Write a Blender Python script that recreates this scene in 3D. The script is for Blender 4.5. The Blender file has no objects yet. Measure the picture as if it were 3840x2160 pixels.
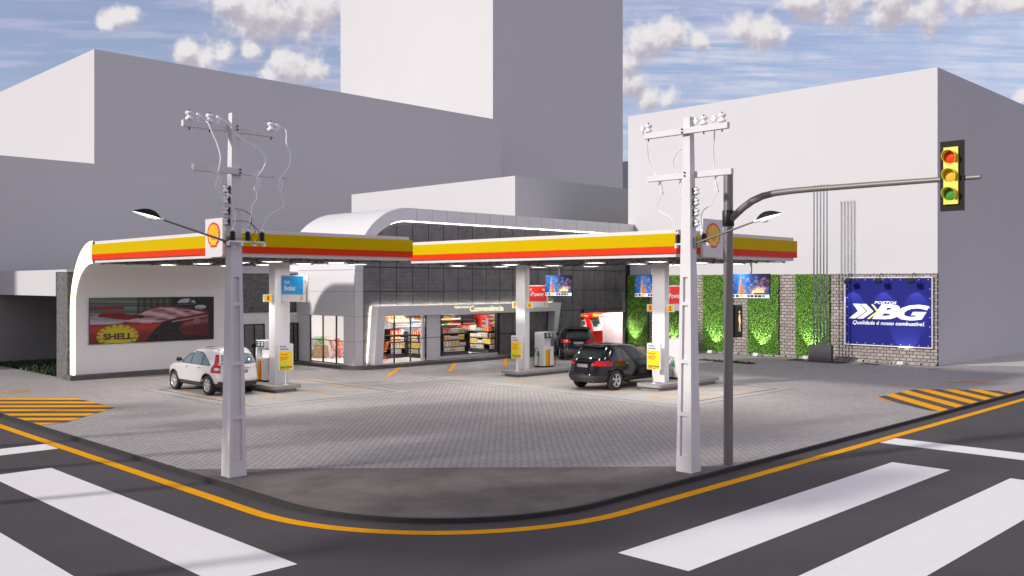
import bpy, bmesh, math, random
from mathutils import Vector, Matrix
random.seed(7)
SC = bpy.context.scene
COL = SC.collection
R = math.radians

# ------------------------------------------------------------------ helpers
def lin(c):
    def f(v):
        v = v / 255.0
        return v / 12.92 if v <= 0.04045 else ((v + 0.055) / 1.055) ** 2.4
    return (f(c[0]), f(c[1]), f(c[2]), 1.0)

class NT:
    """small wrapper for building node trees"""
    def __init__(s, nt): s.nt = nt
    def n(s, typ, **kw):
        nd = s.nt.nodes.new(typ)
        for k, v in kw.items(): setattr(nd, k, v)
        return nd
    def put(s, sock, v):
        if isinstance(v, bpy.types.NodeSocket): s.nt.links.new(v, sock)
        else: sock.default_value = v
    def m(s, op, a, b=None, c=None, clamp=False):
        nd = s.n('ShaderNodeMath', operation=op, use_clamp=clamp)
        s.put(nd.inputs[0], a)
        if b is not None: s.put(nd.inputs[1], b)
        if c is not None: s.put(nd.inputs[2], c)
        return nd.outputs[0]
    def ramp(s, v, a, b, lo=0.0, hi=1.0, smooth=True):
        nd = s.n('ShaderNodeMapRange', interpolation_type='SMOOTHSTEP' if smooth else 'LINEAR')
        s.put(nd.inputs[0], v)
        for i, x in enumerate((a, b, lo, hi)): s.put(nd.inputs[1 + i], x)
        return nd.outputs[0]
    def mix(s, f, a, b):
        nd = s.n('ShaderNodeMix', data_type='RGBA')
        s.put(nd.inputs[0], f); s.put(nd.inputs[6], a); s.put(nd.inputs[7], b)
        return nd.outputs[2]
    def noise(s, vec, scale, detail=4.0, rough=0.5):
        nd = s.n('ShaderNodeTexNoise')
        if vec is not None: s.put(nd.inputs['Vector'], vec)
        nd.inputs['Scale'].default_value = scale
        nd.inputs['Detail'].default_value = detail
        nd.inputs['Roughness'].default_value = rough
        return nd.outputs[0]
    def pos(s): return s.n('ShaderNodeNewGeometry').outputs['Position']
    def xyz(s, v):
        nd = s.n('ShaderNodeSeparateXYZ'); s.put(nd.inputs[0], v); return nd.outputs
    def comb(s, x, y, z):
        nd = s.n('ShaderNodeCombineXYZ')
        for i, v in enumerate((x, y, z)): s.put(nd.inputs[i], v)
        return nd.outputs[0]
    def bump(s, h, strength, dist=0.01):
        nd = s.n('ShaderNodeBump'); nd.inputs['Strength'].default_value = strength
        nd.inputs['Distance'].default_value = dist; s.put(nd.inputs['Height'], h)
        return nd.outputs[0]

def newmat(name):
    m = bpy.data.materials.new(name); m.use_nodes = True
    g = NT(m.node_tree); b = m.node_tree.nodes['Principled BSDF']
    return m, g, b

def c4(c): return (c[0], c[1], c[2], 1.0)

def mat(name, col, rough=0.5, metal=0.0, var=0.06, vs=1.5, bump=0.0, bs=60.0, spec=0.5, coat=0.0):
    """plain surface with faint mottling so that no face is dead flat"""
    m, g, b = newmat(name)
    if var > 0:
        oc = g.n('ShaderNodeTexCoord').outputs['Object']
        f = g.noise(oc, vs, 6.0, 0.6)
        k = g.ramp(f, 0.25, 0.75, 1.0 - var, 1.0 + var)
        nd = g.n('ShaderNodeVectorMath', operation='SCALE')
        nd.inputs[0].default_value = col[:3]; g.put(nd.inputs[3], k)
        g.put(b.inputs['Base Color'], nd.outputs[0])
    else: b.inputs['Base Color'].default_value = c4(col)
    b.inputs['Roughness'].default_value = rough
    b.inputs['Metallic'].default_value = metal
    b.inputs['Specular IOR Level'].default_value = spec
    b.inputs['Coat Weight'].default_value = coat
    if coat: b.inputs['Coat Roughness'].default_value = 0.03
    if bump:
        oc = g.n('ShaderNodeTexCoord').outputs['Object']
        g.put(b.inputs['Normal'], g.bump(g.noise(oc, bs, 5.0, 0.6), bump, 0.01))
    return m

def emit(name, col, strength):
    m, g, b = newmat(name)
    b.inputs['Base Color'].default_value = c4(col)
    b.inputs['Emission Color'].default_value = c4(col)
    b.inputs['Emission Strength'].default_value = strength
    return m

class Fr:
    """flat frame on a sign face: u to the viewer's right, v up, n towards the viewer"""
    def __init__(s, o, u, v=(0, 0, 1)):
        s.o = Vector(o); s.u = Vector(u).normalized(); s.v = Vector(v).normalized(); s.n = s.u.cross(s.v)
    def p(s, u, v, n=0.0): return s.o + s.u * u + s.v * v + s.n * n
def face_x(x, y=0, z=0): return Fr((x, y, z), (0, -1, 0))     # looks towards -X
def face_y(y, x=0, z=0): return Fr((x, y, z), (1, 0, 0))      # looks towards -Y

class MB:
    def __init__(s): s.v = []; s.f = []; s.mi = []; s.sm = []; s.M = None; s.cur = 0; s.smooth = False
    def add(s, vs, fs, mi=None, smooth=None):
        o = len(s.v)
        s.v += [(s.M @ Vector(p)) if s.M else Vector(p) for p in vs]
        for f in fs:
            s.f.append([i + o for i in f]); s.mi.append(s.cur if mi is None else mi)
            s.sm.append(s.smooth if smooth is None else smooth)
        return s
    def box(s, x0, x1, y0, y1, z0, z1, mi=None, bev=0.0):
        if bev > 0:
            bm = bmesh.new()
            bmesh.ops.create_cube(bm, size=1.0)
            for v in bm.verts:
                v.co = Vector((x0 + (v.co.x + .5) * (x1 - x0), y0 + (v.co.y + .5) * (y1 - y0), z0 + (v.co.z + .5) * (z1 - z0)))
            bmesh.ops.bevel(bm, geom=bm.edges[:], offset=bev, segments=2, profile=0.5, affect='EDGES')
            s.bm(bm, mi); return s
        vs = [(x, y, z) for z in (z0, z1) for y in (y0, y1) for x in (x0, x1)]
        return s.add(vs, [(0, 2, 3, 1), (4, 5, 7, 6), (0, 1, 5, 4), (2, 6, 7, 3), (0, 4, 6, 2), (1, 3, 7, 5)], mi, False)
    def bm(s, bm, mi=None, smooth=None):
        bm.verts.ensure_lookup_table(); bm.verts.index_update()
        s.add([v.co.copy() for v in bm.verts], [[v.index for v in f.verts] for f in bm.faces], mi, smooth); bm.free()
    def prism(s, pts, d, mi=None, smooth=None, caps=True):
        """closed polygon pts (3-D) pushed along vector d"""
        d = Vector(d); n = len(pts); a = [Vector(p) for p in pts]; b = [p + d for p in a]
        s.add(a + b, [(i, (i + 1) % n, n + (i + 1) % n, n + i) for i in range(n)], mi, smooth)
        if caps: s.add(a + b, [tuple(range(n - 1, -1, -1)), tuple(range(n, 2 * n))], mi, False)
        return s
    def poly(s, pts, mi=None): return s.add(pts, [tuple(range(len(pts)))], mi, False)
    def tube(s, pts, r, seg=8, mi=None, smooth=True, cap=True):
        pts = [Vector(p) for p in pts]; n = len(pts); rs = r if isinstance(r, (list, tuple)) else [r] * n
        rings = []; prev = None
        for i, p in enumerate(pts):
            t = (pts[min(i + 1, n - 1)] - pts[max(i - 1, 0)]).normalized()
            if prev is None:
                a = Vector((0, 0, 1)) if abs(t.z) < .9 else Vector((1, 0, 0))
                x = t.cross(a).normalized()
            else: x = (prev - t * prev.dot(t)).normalized()
            prev = x; y = t.cross(x)
            rings.append([p + (x * math.cos(2 * math.pi * k / seg) + y * math.sin(2 * math.pi * k / seg)) * rs[i] for k in range(seg)])
        vs = [q for ring in rings for q in ring]
        fs = [(i * seg + k, i * seg + (k + 1) % seg, (i + 1) * seg + (k + 1) % seg, (i + 1) * seg + k) for i in range(n - 1) for k in range(seg)]
        s.add(vs, fs, mi, smooth)
        if cap: s.add(rings[0] + rings[-1], [tuple(range(seg - 1, -1, -1)), tuple(range(seg, 2 * seg))], mi, False)
        return s
    def rod(s, a, b, w, mi=None):
        return s.tube([a, b], w, 4, mi, False, False)
    def lathe(s, o, prof, seg=16, axis='z', mi=None, smooth=True, cap=True):
        """prof: (radius, height) pairs turned round an axis through o"""
        o = Vector(o); vs = []
        for r, h in prof:
            for k in range(seg):
                c, q = r * math.cos(2 * math.pi * k / seg), r * math.sin(2 * math.pi * k / seg)
                vs.append(o + Vector({'z': (c, q, h), 'x': (h, c, q), 'y': (q, h, c)}[axis]))
        n = len(prof)
        fs = [(i * seg + k, i * seg + (k + 1) % seg, (i + 1) * seg + (k + 1) % seg, (i + 1) * seg + k) for i in range(n - 1) for k in range(seg)]
        s.add(vs, fs, mi, smooth)
        if not cap: return s
        if prof[0][0] > 1e-4: s.add(vs[:seg], [tuple(range(seg - 1, -1, -1))], mi, False)
        if prof[-1][0] > 1e-4: s.add(vs[-seg:], [tuple(range(seg))], mi, False)
        return s
    def rect(s, fr, u0, u1, v0, v1, n=0.0, mi=None):
        return s.add([fr.p(u0, v0, n), fr.p(u1, v0, n), fr.p(u1, v1, n), fr.p(u0, v1, n)], [(0, 1, 2, 3)], mi, False)
    def slab(s, fr, u0, u1, v0, v1, n0, n1, mi=None):
        return s.prism([fr.p(u0, v0, n0), fr.p(u1, v0, n0), fr.p(u1, v1, n0), fr.p(u0, v1, n0)], fr.n * (n1 - n0), mi, False)
    def shape(s, fr, uv, n0, n1=None, mi=None):
        pts = [fr.p(u, v, n0) for u, v in uv]
        if n1 is None: return s.poly(pts, mi)
        return s.prism(pts, fr.n * (n1 - n0), mi, False)
    def text(s, fr, body, u0, u1, v0, v1, n=0.006, bold=0.0, shear=0.0, ext=0.0, mi=None):
        vs, fs = glyphs(body, bold, shear, ext)
        xs = [p[0] for p in vs]; ys = [p[1] for p in vs]; x0, x1, y0, y1 = min(xs), max(xs), min(ys), max(ys)
        s.add([fr.p(u0 + (p[0] - x0) / (x1 - x0) * (u1 - u0), v0 + (p[1] - y0) / (y1 - y0) * (v1 - v0), n + p[2]) for p in vs], fs, mi, False)
        return s
    def build(s, name, mats, parent=None, local=False, keep=False):
        mats = mats if isinstance(mats, (list, tuple)) else [mats]
        vs = s.v; loc = None
        if parent is not None and not local:
            t = parent
            while t.parent: t = t.parent
            inv = (Matrix.Translation(t.location) @ t.rotation_euler.to_matrix().to_4x4()).inverted()
            vs = [inv @ p for p in vs]
        elif parent is None and not keep and vs:
            lo = [min(p[i] for p in vs) for i in range(3)]; hi = [max(p[i] for p in vs) for i in range(3)]
            loc = Vector(((lo[0] + hi[0]) / 2, (lo[1] + hi[1]) / 2, lo[2])); vs = [p - loc for p in vs]
        me = bpy.data.meshes.new(name)
        me.from_pydata([tuple(p) for p in vs], [], s.f)
        for m in mats: me.materials.append(m)
        me.polygons.foreach_set('material_index', s.mi); me.polygons.foreach_set('use_smooth', s.sm)
        me.update()
        o = bpy.data.objects.new(name, me); COL.objects.link(o)
        if loc is not None: o.location = loc
        if parent is not None: o.parent = parent
        return o

_G = {}
def glyphs(body, bold, shear, ext):
    k = (body, bold, shear, ext)
    if k not in _G:
        cu = bpy.data.curves.new('glyph', 'FONT'); cu.body = body; cu.offset = bold; cu.shear = shear; cu.extrude = ext
        cu.resolution_u = 3
        ob = bpy.data.objects.new('glyph', cu); COL.objects.link(ob)
        dg = bpy.context.evaluated_depsgraph_get(); me = bpy.data.meshes.new_from_object(ob.evaluated_get(dg))
        _G[k] = ([tuple(v.co) for v in me.vertices], [tuple(p.vertices) for p in me.polygons])
        bpy.data.meshes.remove(me); bpy.data.objects.remove(ob); bpy.data.curves.remove(cu)
    return _G[k]

def tag(o, label, cat, group=None):
    o['label'] = label; o['category'] = cat
    if group: o['group'] = group
    return o
def struct(o, kind='structure'): o['kind'] = kind; return o
def thing(name, label, cat, loc=(0, 0, 0), rz=0.0, group=None):
    o = bpy.data.objects.new(name, None); COL.objects.link(o); o.empty_display_size = 0.2
    o.location = loc; o.rotation_euler = (0, 0, rz)
    return tag(o, label, cat, group)
def copy_tree(o, parent=None):
    c = o.copy(); COL.objects.link(c); c.parent = parent
    for ch in list(o.children): copy_tree(ch, c)
    return c
def dup(o, loc, rz=None, label=None, group=None):
    c = copy_tree(o); c.location = loc
    if rz is not None: c.rotation_euler = (0, 0, rz)
    if label: c['label'] = label
    if group: c['group'] = group
    return c

def picture(name, fr, u0, u1, v0, v1, nx, ny, fn, material, parent, n=0.004):
    """printed or lit picture: a fine grid whose corner colours come from fn(s, t), s to the right, t up, 0..1"""
    mb = MB(); cols = []
    for j in range(ny + 1):
        for i in range(nx + 1):
            a, b = i / nx, j / ny
            mb.v.append(fr.p(u0 + (u1 - u0) * a, v0 + (v1 - v0) * b, n)); cols.append(lin(fn(a, b)))
    for j in range(ny):
        for i in range(nx):
            q = j * (nx + 1) + i
            mb.f.append([q, q + 1, q + nx + 2, q + nx + 1]); mb.mi.append(0); mb.sm.append(False)
    o = mb.build(name, material, parent)
    at = o.data.color_attributes.new('Col', 'FLOAT_COLOR', 'POINT')
    at.data.foreach_set('color', [x for c in cols for x in c])
    return o
def picture_mat(name, glow=0.0, rough=0.4):
    m, g, b = newmat(name)
    a = g.n('ShaderNodeAttribute', attribute_name='Col')
    g.put(b.inputs['Base Color'], a.outputs['Color']); b.inputs['Roughness'].default_value = rough
    if glow:
        g.put(b.inputs['Emission Color'], a.outputs['Color']); b.inputs['Emission Strength'].default_value = glow
    return m
EXPOSURE = 0.2
TREES = [(-1.0, 15.0, 9.0, 2.4), (0.8, 20.4, 10.0, 2.8), (1.2, 23.8, 10.0, 2.8), (1.6, 27.4, 9.0, 2.9), (1.8, 33.5, 8.6, 2.8)]
TREE_LABELS = ['leafy street tree across the side road, nearest the zebra stripes', 'leafy street tree across the side road, second from the zebra stripes', 'leafy street tree across the side road, middle of the row of five',
               'leafy street tree across the side road, fourth from the zebra stripes', 'leafy street tree across the side road, farthest down the street']
# ------------------------------------------------------------------ materials
M = {}
M['plaster'] = mat('white_plaster', (.55, .548, .548), .85, var=.012, vs=.15, bump=.03, bs=25, spec=.2)
M['cloudwall'] = M['plaster']
M['white'] = mat('white_painted_metal', (.66, .65, .65), .45, var=.01, spec=.3)
M['arch_white'] = mat('white_canopy_skin', (.80, .78, .775), .6, var=.01, spec=.2)
M['offwhite'] = mat('offwhite_panel', (.72, .70, .69), .45, var=.02)
M['aluminium'] = mat('pale_aluminium_panel', (.66, .65, .66), .38, .35, var=.02)
M['porcelain'] = mat('white_porcelain', (.86, .86, .86), .18, var=0)
M['black'] = mat('black_plastic', (.012, .012, .013), .4, var=0)
M['rubber'] = mat('black_rubber', (.018, .018, .019), .75, var=.1, vs=20)
M['dark_steel'] = mat('dark_painted_steel', (.020, .016, .013), .6, .0, var=.05, spec=.12)
M['grey_steel'] = mat('grey_steel_tube', (.20, .185, .17), .45, .3, var=.04)
M['truss'] = mat('dark_grey_truss', (.085, .082, .08), .6, .0, var=0)
M['fixture'] = mat('grey_lamp_housing', (.36, .35, .34), .5, 0, var=0)
M['galv'] = mat('light_grey_steel', (.46, .46, .47), .35, .6, var=.04)
M['chrome'] = mat('polished_chrome', (.40, .40, .43), .12, 1.0, var=0)
M['rim'] = mat('bright_alloy', (.58, .58, .60), .3, .5, var=0)
M['yellow'] = mat('yellow_fascia', (.585, .41, .0), .5, var=.0, spec=.04)
M['red'] = mat('red_fascia', (.70, .036, .001), .5, var=.0, spec=.15)
M['orange_paint'] = mat('orange_road_paint', (.92, .40, .0), .8, var=.07, vs=3, spec=.1)
M['white_paint'] = mat('white_road_paint', (.89, .87, .85), .75, var=.018, vs=2, bump=.05, bs=120)
M['concrete'] = mat('pole_concrete', (.66, .645, .64), .8, var=.035, vs=2, bump=.05, bs=60)
M['pad'] = mat('smooth_concrete', (.40, .39, .375), .75, var=.12, vs=.7, bump=.04, bs=90)
M['island'] = mat('island_concrete', (.30, .285, .265), .8, var=.07, vs=2, bump=.08, bs=60)
M['plinth'] = mat('dark_plinth_concrete', (.10, .094, .085), .8, var=.22, vs=2.5, bump=.1, bs=50)
M['kerb'] = mat('black_kerb_concrete', (.018, .016, .015), .75, var=.25, vs=5, bump=.1, bs=60)
M['apron'] = mat('stained_concrete', (.150, .128, .114), .85, var=.30, vs=.9, bump=.12, bs=120)
M['graphite'] = mat('graphite_concrete', (.060, .060, .062), .75, var=.12, vs=2.5)
M['drain'] = mat('drain_iron', (.012, .012, .012), .6, var=.2, vs=8)
M['light_ground'] = mat('pale_pavement', (.56, .53, .50), .85, var=.08, vs=.5, bump=.05, bs=60)
M['floor'] = mat('white_floor_tile', (.78, .77, .76), .25, var=.02)
M['shelf'] = mat('black_shelf_metal', (.020, .019, .018), .45, var=.05)
M['teak'] = mat('red_stained_wood', (.58, .085, .012), .45, var=.15, vs=6)
M['teak_light'] = mat('orange_stained_wood', (.75, .16, .02), .45, var=.12, vs=6)
M['tub'] = mat('weathered_tub_wood', (.30, .19, .11), .75, var=.35, vs=5)
M['led'] = emit('white_led_strip', (1.0, .97, .93), 10.0)
M['led_wash'] = emit('hidden_wall_wash', (1.0, .95, .84), 42.0)
M['led_warm'] = emit('warm_led_line', (1.0, .90, .55), 2.2)
M['lamp_glow'] = emit('lamp_lens', (1.0, .98, .95), 2.5)
M['fixture_glow'] = emit('downlight_lens', (1.0, .965, .92), 54.0)
M['ceiling_glow'] = emit('shop_ceiling_light', (1.0, .97, .93), 75.0)
M['letters'] = emit('lit_letters', (1.0, .92, .56), .98)
M['walker'] = emit('signal_walker', (1.0, .68, .25), .7)
M['black_paint'] = mat('black_car_paint', (.004, .004, .005), .12, 0, var=0, spec=.3, coat=.35)
M['white_car'] = mat('pearl_car_paint', (.62, .60, .585), .28, .12, var=0, coat=.8)
M['cladding'] = mat('dark_bumper_plastic', (.035, .033, .031), .6, var=.05)
M['glass_dark'] = mat('tinted_car_glass', (.016, .022, .023), .04, 0, var=0, spec=.5, coat=.2)
M['glass_sky'] = mat('sky_tinted_car_glass', (.13, .185, .205), .05, 0, var=0, spec=.8, coat=1.0)  # blue-grey base colour stands in for sky reflected in the panes
M['taillight'] = mat('red_lamp_glass', (.42, .004, .006), .15, 0, var=.6, vs=22, spec=.3, coat=.15)
M['clear_lamp'] = mat('clear_lamp_glass', (.45, .45, .47), .1, .3, var=.3, vs=30, coat=1.0)
M['plate'] = mat('grey_number_plate', (.22, .21, .20), .5, var=.03)
M['blue_sign'] = mat('sky_blue_sign', (.0, .30, .72), .3, var=0)
M['red_sign'] = mat('bright_red_sign', (.82, .025, .008), .35, var=0)
M['yellow_sign'] = mat('yellow_sign', (.83, .60, .01), .35, var=0)
M['navy_text'] = mat('navy_print', (.02, .015, .25), .4, var=0)
M['red_text'] = mat('red_print', (.80, .03, .005), .4, var=0)
M['green_text'] = mat('lime_print', (.20, .75, .06), .4, var=0)
M['green'] = mat('green_nozzle', (.01, .22, .03), .4, var=0)
M['lcd'] = mat('pale_lcd', (.50, .58, .60), .3, var=0)
M['banner'] = mat('blue_banner_cloth', (.013, .017, .175), .8, var=.04, vs=1.2, bump=.06, bs=140, spec=.2)
M['white_ink'] = mat('white_banner_ink', (.80, .80, .82), .6, var=0)
M['yellow_ink'] = mat('pale_yellow_ink', (.80, .72, .25), .6, var=0)
M['sig_yellow'] = mat('signal_yellow', (.75, .62, .04), .4, var=.03)
M['sig_red'] = mat('signal_red_lens', (.80, .05, .008), .5, var=.05, spec=.15)
M['sig_amber'] = mat('signal_amber_lens', (.75, .45, .05), .5, var=.05, spec=.15)
M['sig_green'] = mat('signal_green_lens', (.06, .28, .05), .5, var=.05, spec=.15)
M['bollard_black'] = M['black']
M['atm_red'] = mat('red_machine_enamel', (.80, .02, .006), .3, var=0)
M['atm_grey'] = mat('silver_console', (.42, .43, .45), .35, .3, var=0)
M['cream'] = mat('cream_leather', (.42, .38, .32), .6, var=.05)

def mk_glass():
    m, g, b = newmat('shop_window_glass')
    out = m.node_tree.nodes['Material Output']
    tr = g.n('ShaderNodeBsdfTransparent'); gl = g.n('ShaderNodeBsdfGlossy'); gl.inputs['Roughness'].default_value = .02
    lw = g.n('ShaderNodeLayerWeight'); lw.inputs['Blend'].default_value = .12
    mx = g.n('ShaderNodeMixShader'); g.put(mx.inputs[0], g.m('MULTIPLY', lw.outputs['Fresnel'], .55))
    m.node_tree.links.new(tr.outputs[0], mx.inputs[1]); m.node_tree.links.new(gl.outputs[0], mx.inputs[2])
    m.node_tree.links.new(mx.outputs[0], out.inputs['Surface'])
    return m
M['glass'] = mk_glass()

def mk_asphalt():
    m, g, b = newmat('asphalt'); p = g.pos()
    f1 = g.noise(p, 900, 2, .5); f2 = g.noise(p, .35, 5, .6); f3 = g.noise(p, 90, 3, .6)
    c = g.mix(g.ramp(f1, .3, .7), (.046, .040, .042, 1), (.092, .080, .083, 1))
    k = g.ramp(f2, .3, .7, .86, 1.12)
    nd = g.n('ShaderNodeVectorMath', operation='SCALE'); g.put(nd.inputs[0], c); g.put(nd.inputs[3], k)
    g.put(b.inputs['Base Color'], nd.outputs[0]); b.inputs['Roughness'].default_value = .85
    g.put(b.inputs['Normal'], g.bump(g.m('ADD', f1, f3), .35, .006)); return m
M['asphalt'] = mk_asphalt()

def mk_pavers():
    """herringbone of 2:1 concrete pavers; every brick its own shade, dark joints"""
    m, g, b = newmat('herringbone_pavers')
    P = g.xyz(g.pos()); w = .112
    x = g.m('DIVIDE', P[0], w); y = g.m('DIVIDE', P[1], w)
    i = g.m('FLOOR', x); j = g.m('FLOOR', y); u = g.m('SUBTRACT', x, i); v = g.m('SUBTRACT', y, j)
    k = g.m('FLOORED_MODULO', g.m('ADD', g.m('SUBTRACT', i, j), .25), 4.0)
    is0 = g.m('LESS_THAN', k, .9)
    is1 = g.m('MULTIPLY', g.m('GREATER_THAN', k, .9), g.m('LESS_THAN', k, 1.9))
    is2 = g.m('MULTIPLY', g.m('GREATER_THAN', k, 1.9), g.m('LESS_THAN', k, 2.9))
    is3 = g.m('GREATER_THAN', k, 2.9)
    dl = g.m('ADD', u, is1); dr = g.m('ADD', g.m('SUBTRACT', 1.0, u), is0)
    db = g.m('ADD', v, is2); dt = g.m('ADD', g.m('SUBTRACT', 1.0, v), is3)
    d = g.m('MINIMUM', g.m('MINIMUM', dl, dr), g.m('MINIMUM', db, dt))
    wn = g.n('ShaderNodeTexWhiteNoise', noise_dimensions='2D')
    g.put(wn.inputs['Vector'], g.comb(g.m('SUBTRACT', i, is1), g.m('SUBTRACT', j, is2), 0.0))
    rnd = wn.outputs['Value']
    pos = g.pos()
    big = g.noise(pos, .22, 5, .6); fine = g.noise(pos, 260, 3, .6)
    tone = g.m('ADD', g.m('MULTIPLY', rnd, .30), g.m('ADD', g.m('MULTIPLY', big, .55), g.m('MULTIPLY', fine, .45)))
    c = g.mix(g.ramp(tone, .25, 1.05, smooth=False), (.35, .325, .318, 1), (.54, .505, .492, 1))
    joint = g.ramp(d, .05, .10)
    c = g.mix(joint, (.05, .044, .044, 1), c)
    g.put(b.inputs['Base Color'], c); b.inputs['Roughness'].default_value = .88
    b.inputs['Specular IOR Level'].default_value = .3
    g.put(b.inputs['Normal'], g.bump(g.m('ADD', g.ramp(d, .03, .12), g.m('MULTIPLY', fine, .25)), .5, .004))
    return m
M['pavers'] = mk_pavers()

def mk_blocks():
    """rough split-face block wall lying in the YZ plane"""
    m, g, b = newmat('split_face_blocks')
    P = g.xyz(g.pos()); p = g.comb(P[1], P[2], 0.0)
    br = g.n('ShaderNodeTexBrick', offset=.5)
    g.put(br.inputs['Vector'], p); br.inputs['Scale'].default_value = 1.0
    br.inputs['Brick Width'].default_value = .33; br.inputs['Row Height'].default_value = .165
    br.inputs['Mortar Size'].default_value = .015; br.inputs['Mortar Smooth'].default_value = .35
    br.inputs['Color1'].default_value = (.29, .255, .235, 1); br.inputs['Color2'].default_value = (.41, .365, .335, 1)
    br.inputs['Mortar'].default_value = (.05, .042, .038, 1)
    n1 = g.noise(g.pos(), 9, 6, .65)
    nd = g.n('ShaderNodeVectorMath', operation='SCALE'); g.put(nd.inputs[0], br.outputs[0]); g.put(nd.inputs[3], g.ramp(n1, .25, .75, .72, 1.15))
    g.put(b.inputs['Base Color'], nd.outputs[0]); b.inputs['Roughness'].default_value = .9
    h = g.m('ADD', g.m('MULTIPLY', g.m('SUBTRACT', 1.0, br.outputs[1]), 1.0), g.m('MULTIPLY', n1, 1.1))
    g.put(b.inputs['Normal'], g.bump(h, 1.0, .035)); return m
M['blocks'] = mk_blocks()

def mk_mesh_panel():
    """dark woven-metal cladding with fine level ribs"""
    m, g, b = newmat('dark_ribbed_cladding')
    P = g.xyz(g.pos())
    s = g.m('SINE', g.m('MULTIPLY', P[2], 95.0)); n = g.noise(g.pos(), 2.0, 4, .6); f = g.noise(g.pos(), 160, 2, .5)
    t = g.m('ADD', g.m('MULTIPLY', s, .18), g.m('ADD', g.m('MULTIPLY', n, .7), g.m('MULTIPLY', f, .4)))
    c = g.mix(g.ramp(t, .25, .85), (.10, .093, .095, 1), (.22, .205, .208, 1))
    g.put(b.inputs['Base Color'], c); b.inputs['Roughness'].default_value = .26; b.inputs['Metallic'].default_value = .15
    g.put(b.inputs['Normal'], g.bump(s, .25, .006)); return m
M['mesh_panel'] = mk_mesh_panel()

def mk_stone():
    m, g, b = newmat('dark_brushed_stone'); p = g.pos()
    w = g.noise(p, 1.2, 3, .5)
    P = g.xyz(p)
    q = g.comb(g.m('ADD', P[0], g.m('MULTIPLY', w, 1.5)), g.m('ADD', P[1], w), g.m('MULTIPLY', g.m('ADD', P[2], g.m('MULTIPLY', w, 1.2)), 3.0))
    n = g.noise(q, 5.0, 8, .7)
    c = g.mix(g.ramp(n, .3, .72), (.052, .050, .050, 1), (.200, .195, .19, 1))
    g.put(b.inputs['Base Color'], c); b.inputs['Roughness'].default_value = .8
    g.put(b.inputs['Normal'], g.bump(n, .4, .02)); return m
M['stone'] = mk_stone()

def mk_leaf(name, dark, light):
    m, g, b = newmat(name)
    r = g.n('ShaderNodeNewGeometry').outputs['Random Per Island']
    n = g.noise(g.pos(), 1.6, 3, .5)
    t = g.m('ADD', g.m('MULTIPLY', r, .75), g.m('MULTIPLY', n, .4))
    c = g.mix(g.ramp(t, .2, 1.0), c4(dark), c4(light))
    g.put(b.inputs['Base Color'], c); b.inputs['Roughness'].default_value = .5
    b.inputs['Subsurface Weight'].default_value = 0.0
    return m
M['ivy'] = mk_leaf('ivy_leaf', (.050, .175, .012), (.215, .43, .050))
M['ivy_back'] = mat('ivy_backing', (.012, .035, .006), .9, var=.3, vs=20)
M['palm'] = mk_leaf('palm_leaf', (.06, .20, .03), (.25, .42, .10))
M['tree_leaf'] = mk_leaf('tree_leaf', (.025, .06, .012), (.09, .16, .035))
M['bark'] = mat('bark', (.10, .075, .055), .9, var=.3, vs=8)
M['grass'] = mk_leaf('grass_blade', (.010, .030, .004), (.035, .085, .012))
M['soil'] = mat('dark_soil', (.018, .022, .010), .95, var=.3, vs=6)

def mk_plaid():
    m, g, b = newmat('orange_plaid_cloth'); P = g.xyz(g.n('ShaderNodeTexCoord').outputs['Object'])
    sx = g.m('PINGPONG', g.m('MULTIPLY', P[0], 7.0), 1.0); sz = g.m('PINGPONG', g.m('MULTIPLY', P[2], 9.0), 1.0)
    t = g.m('ADD', g.ramp(sx, .45, .55), g.ramp(sz, .45, .55))
    c = g.mix(g.m('MULTIPLY', t, .5), (.75, .13, .03, 1), (.85, .62, .32, 1))
    g.put(b.inputs['Base Color'], c); b.inputs['Roughness'].default_value = .9; return m
M['plaid'] = mk_plaid()
M['screen'] = picture_mat('lit_screen_picture', .9)
M['poster'] = picture_mat('printed_poster', 0, .6)
# ------------------------------------------------------------------ ground
def clip_half(poly, a, b, c):
    """keep the side a*x + b*y + c >= 0 of a 2-D polygon"""
    out = []
    for i in range(len(poly)):
        p, q = poly[i], poly[(i + 1) % len(poly)]
        dp, dq = a * p[0] + b * p[1] + c, a * q[0] + b * q[1] + c
        if dp >= 0: out.append(p)
        if dp * dq < 0:
            t = dp / (dp - dq); out.append((p[0] + (q[0] - p[0]) * t, p[1] + (q[1] - p[1]) * t))
    return out
def clip_convex(poly, conv):
    n = len(conv)
    for i in range(n):
        (x0, y0), (x1, y1) = conv[i], conv[(i + 1) % n]
        a, b = -(y1 - y0), x1 - x0
        poly = clip_half(poly, a, b, -(a * x0 + b * y0))
        if len(poly) < 3: return []
    return poly

RZ = -0.08
KX, KY, KR = 9.15, 10.88, 4.0
kc = (KX + KR, KY + KR)
def corner(off, y_far=95.0, x_far=52.05, n=28):
    """line parallel to the kerb, off metres towards the road"""
    pts = [(KX - off, y_far)]
    for i in range(n + 1):
        a = math.pi + (math.pi / 2) * i / n
        pts.append((kc[0] + (KR + off) * math.cos(a), kc[1] + (KR + off) * math.sin(a)))
    pts.append((x_far, KY - off)); return pts
def band(off0, off1, z0, z1, m, name, y_far=95., x_far=140., closed=True):
    a = corner(off0, y_far, x_far); b = corner(off1, y_far, x_far); mb = MB(); n = len(a)
    vs = [(p[0], p[1], z1) for p in a] + [(p[0], p[1], z1) for p in b] + [(p[0], p[1], z0) for p in b]
    fs = [(i, i + 1, n + i + 1, n + i) for i in range(n - 1)]
    if closed: fs += [(n + i, n + i + 1, 2 * n + i + 1, 2 * n + i) for i in range(n - 1)]
    mb.add(vs, fs); return struct(mb.build(name, m))

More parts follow.
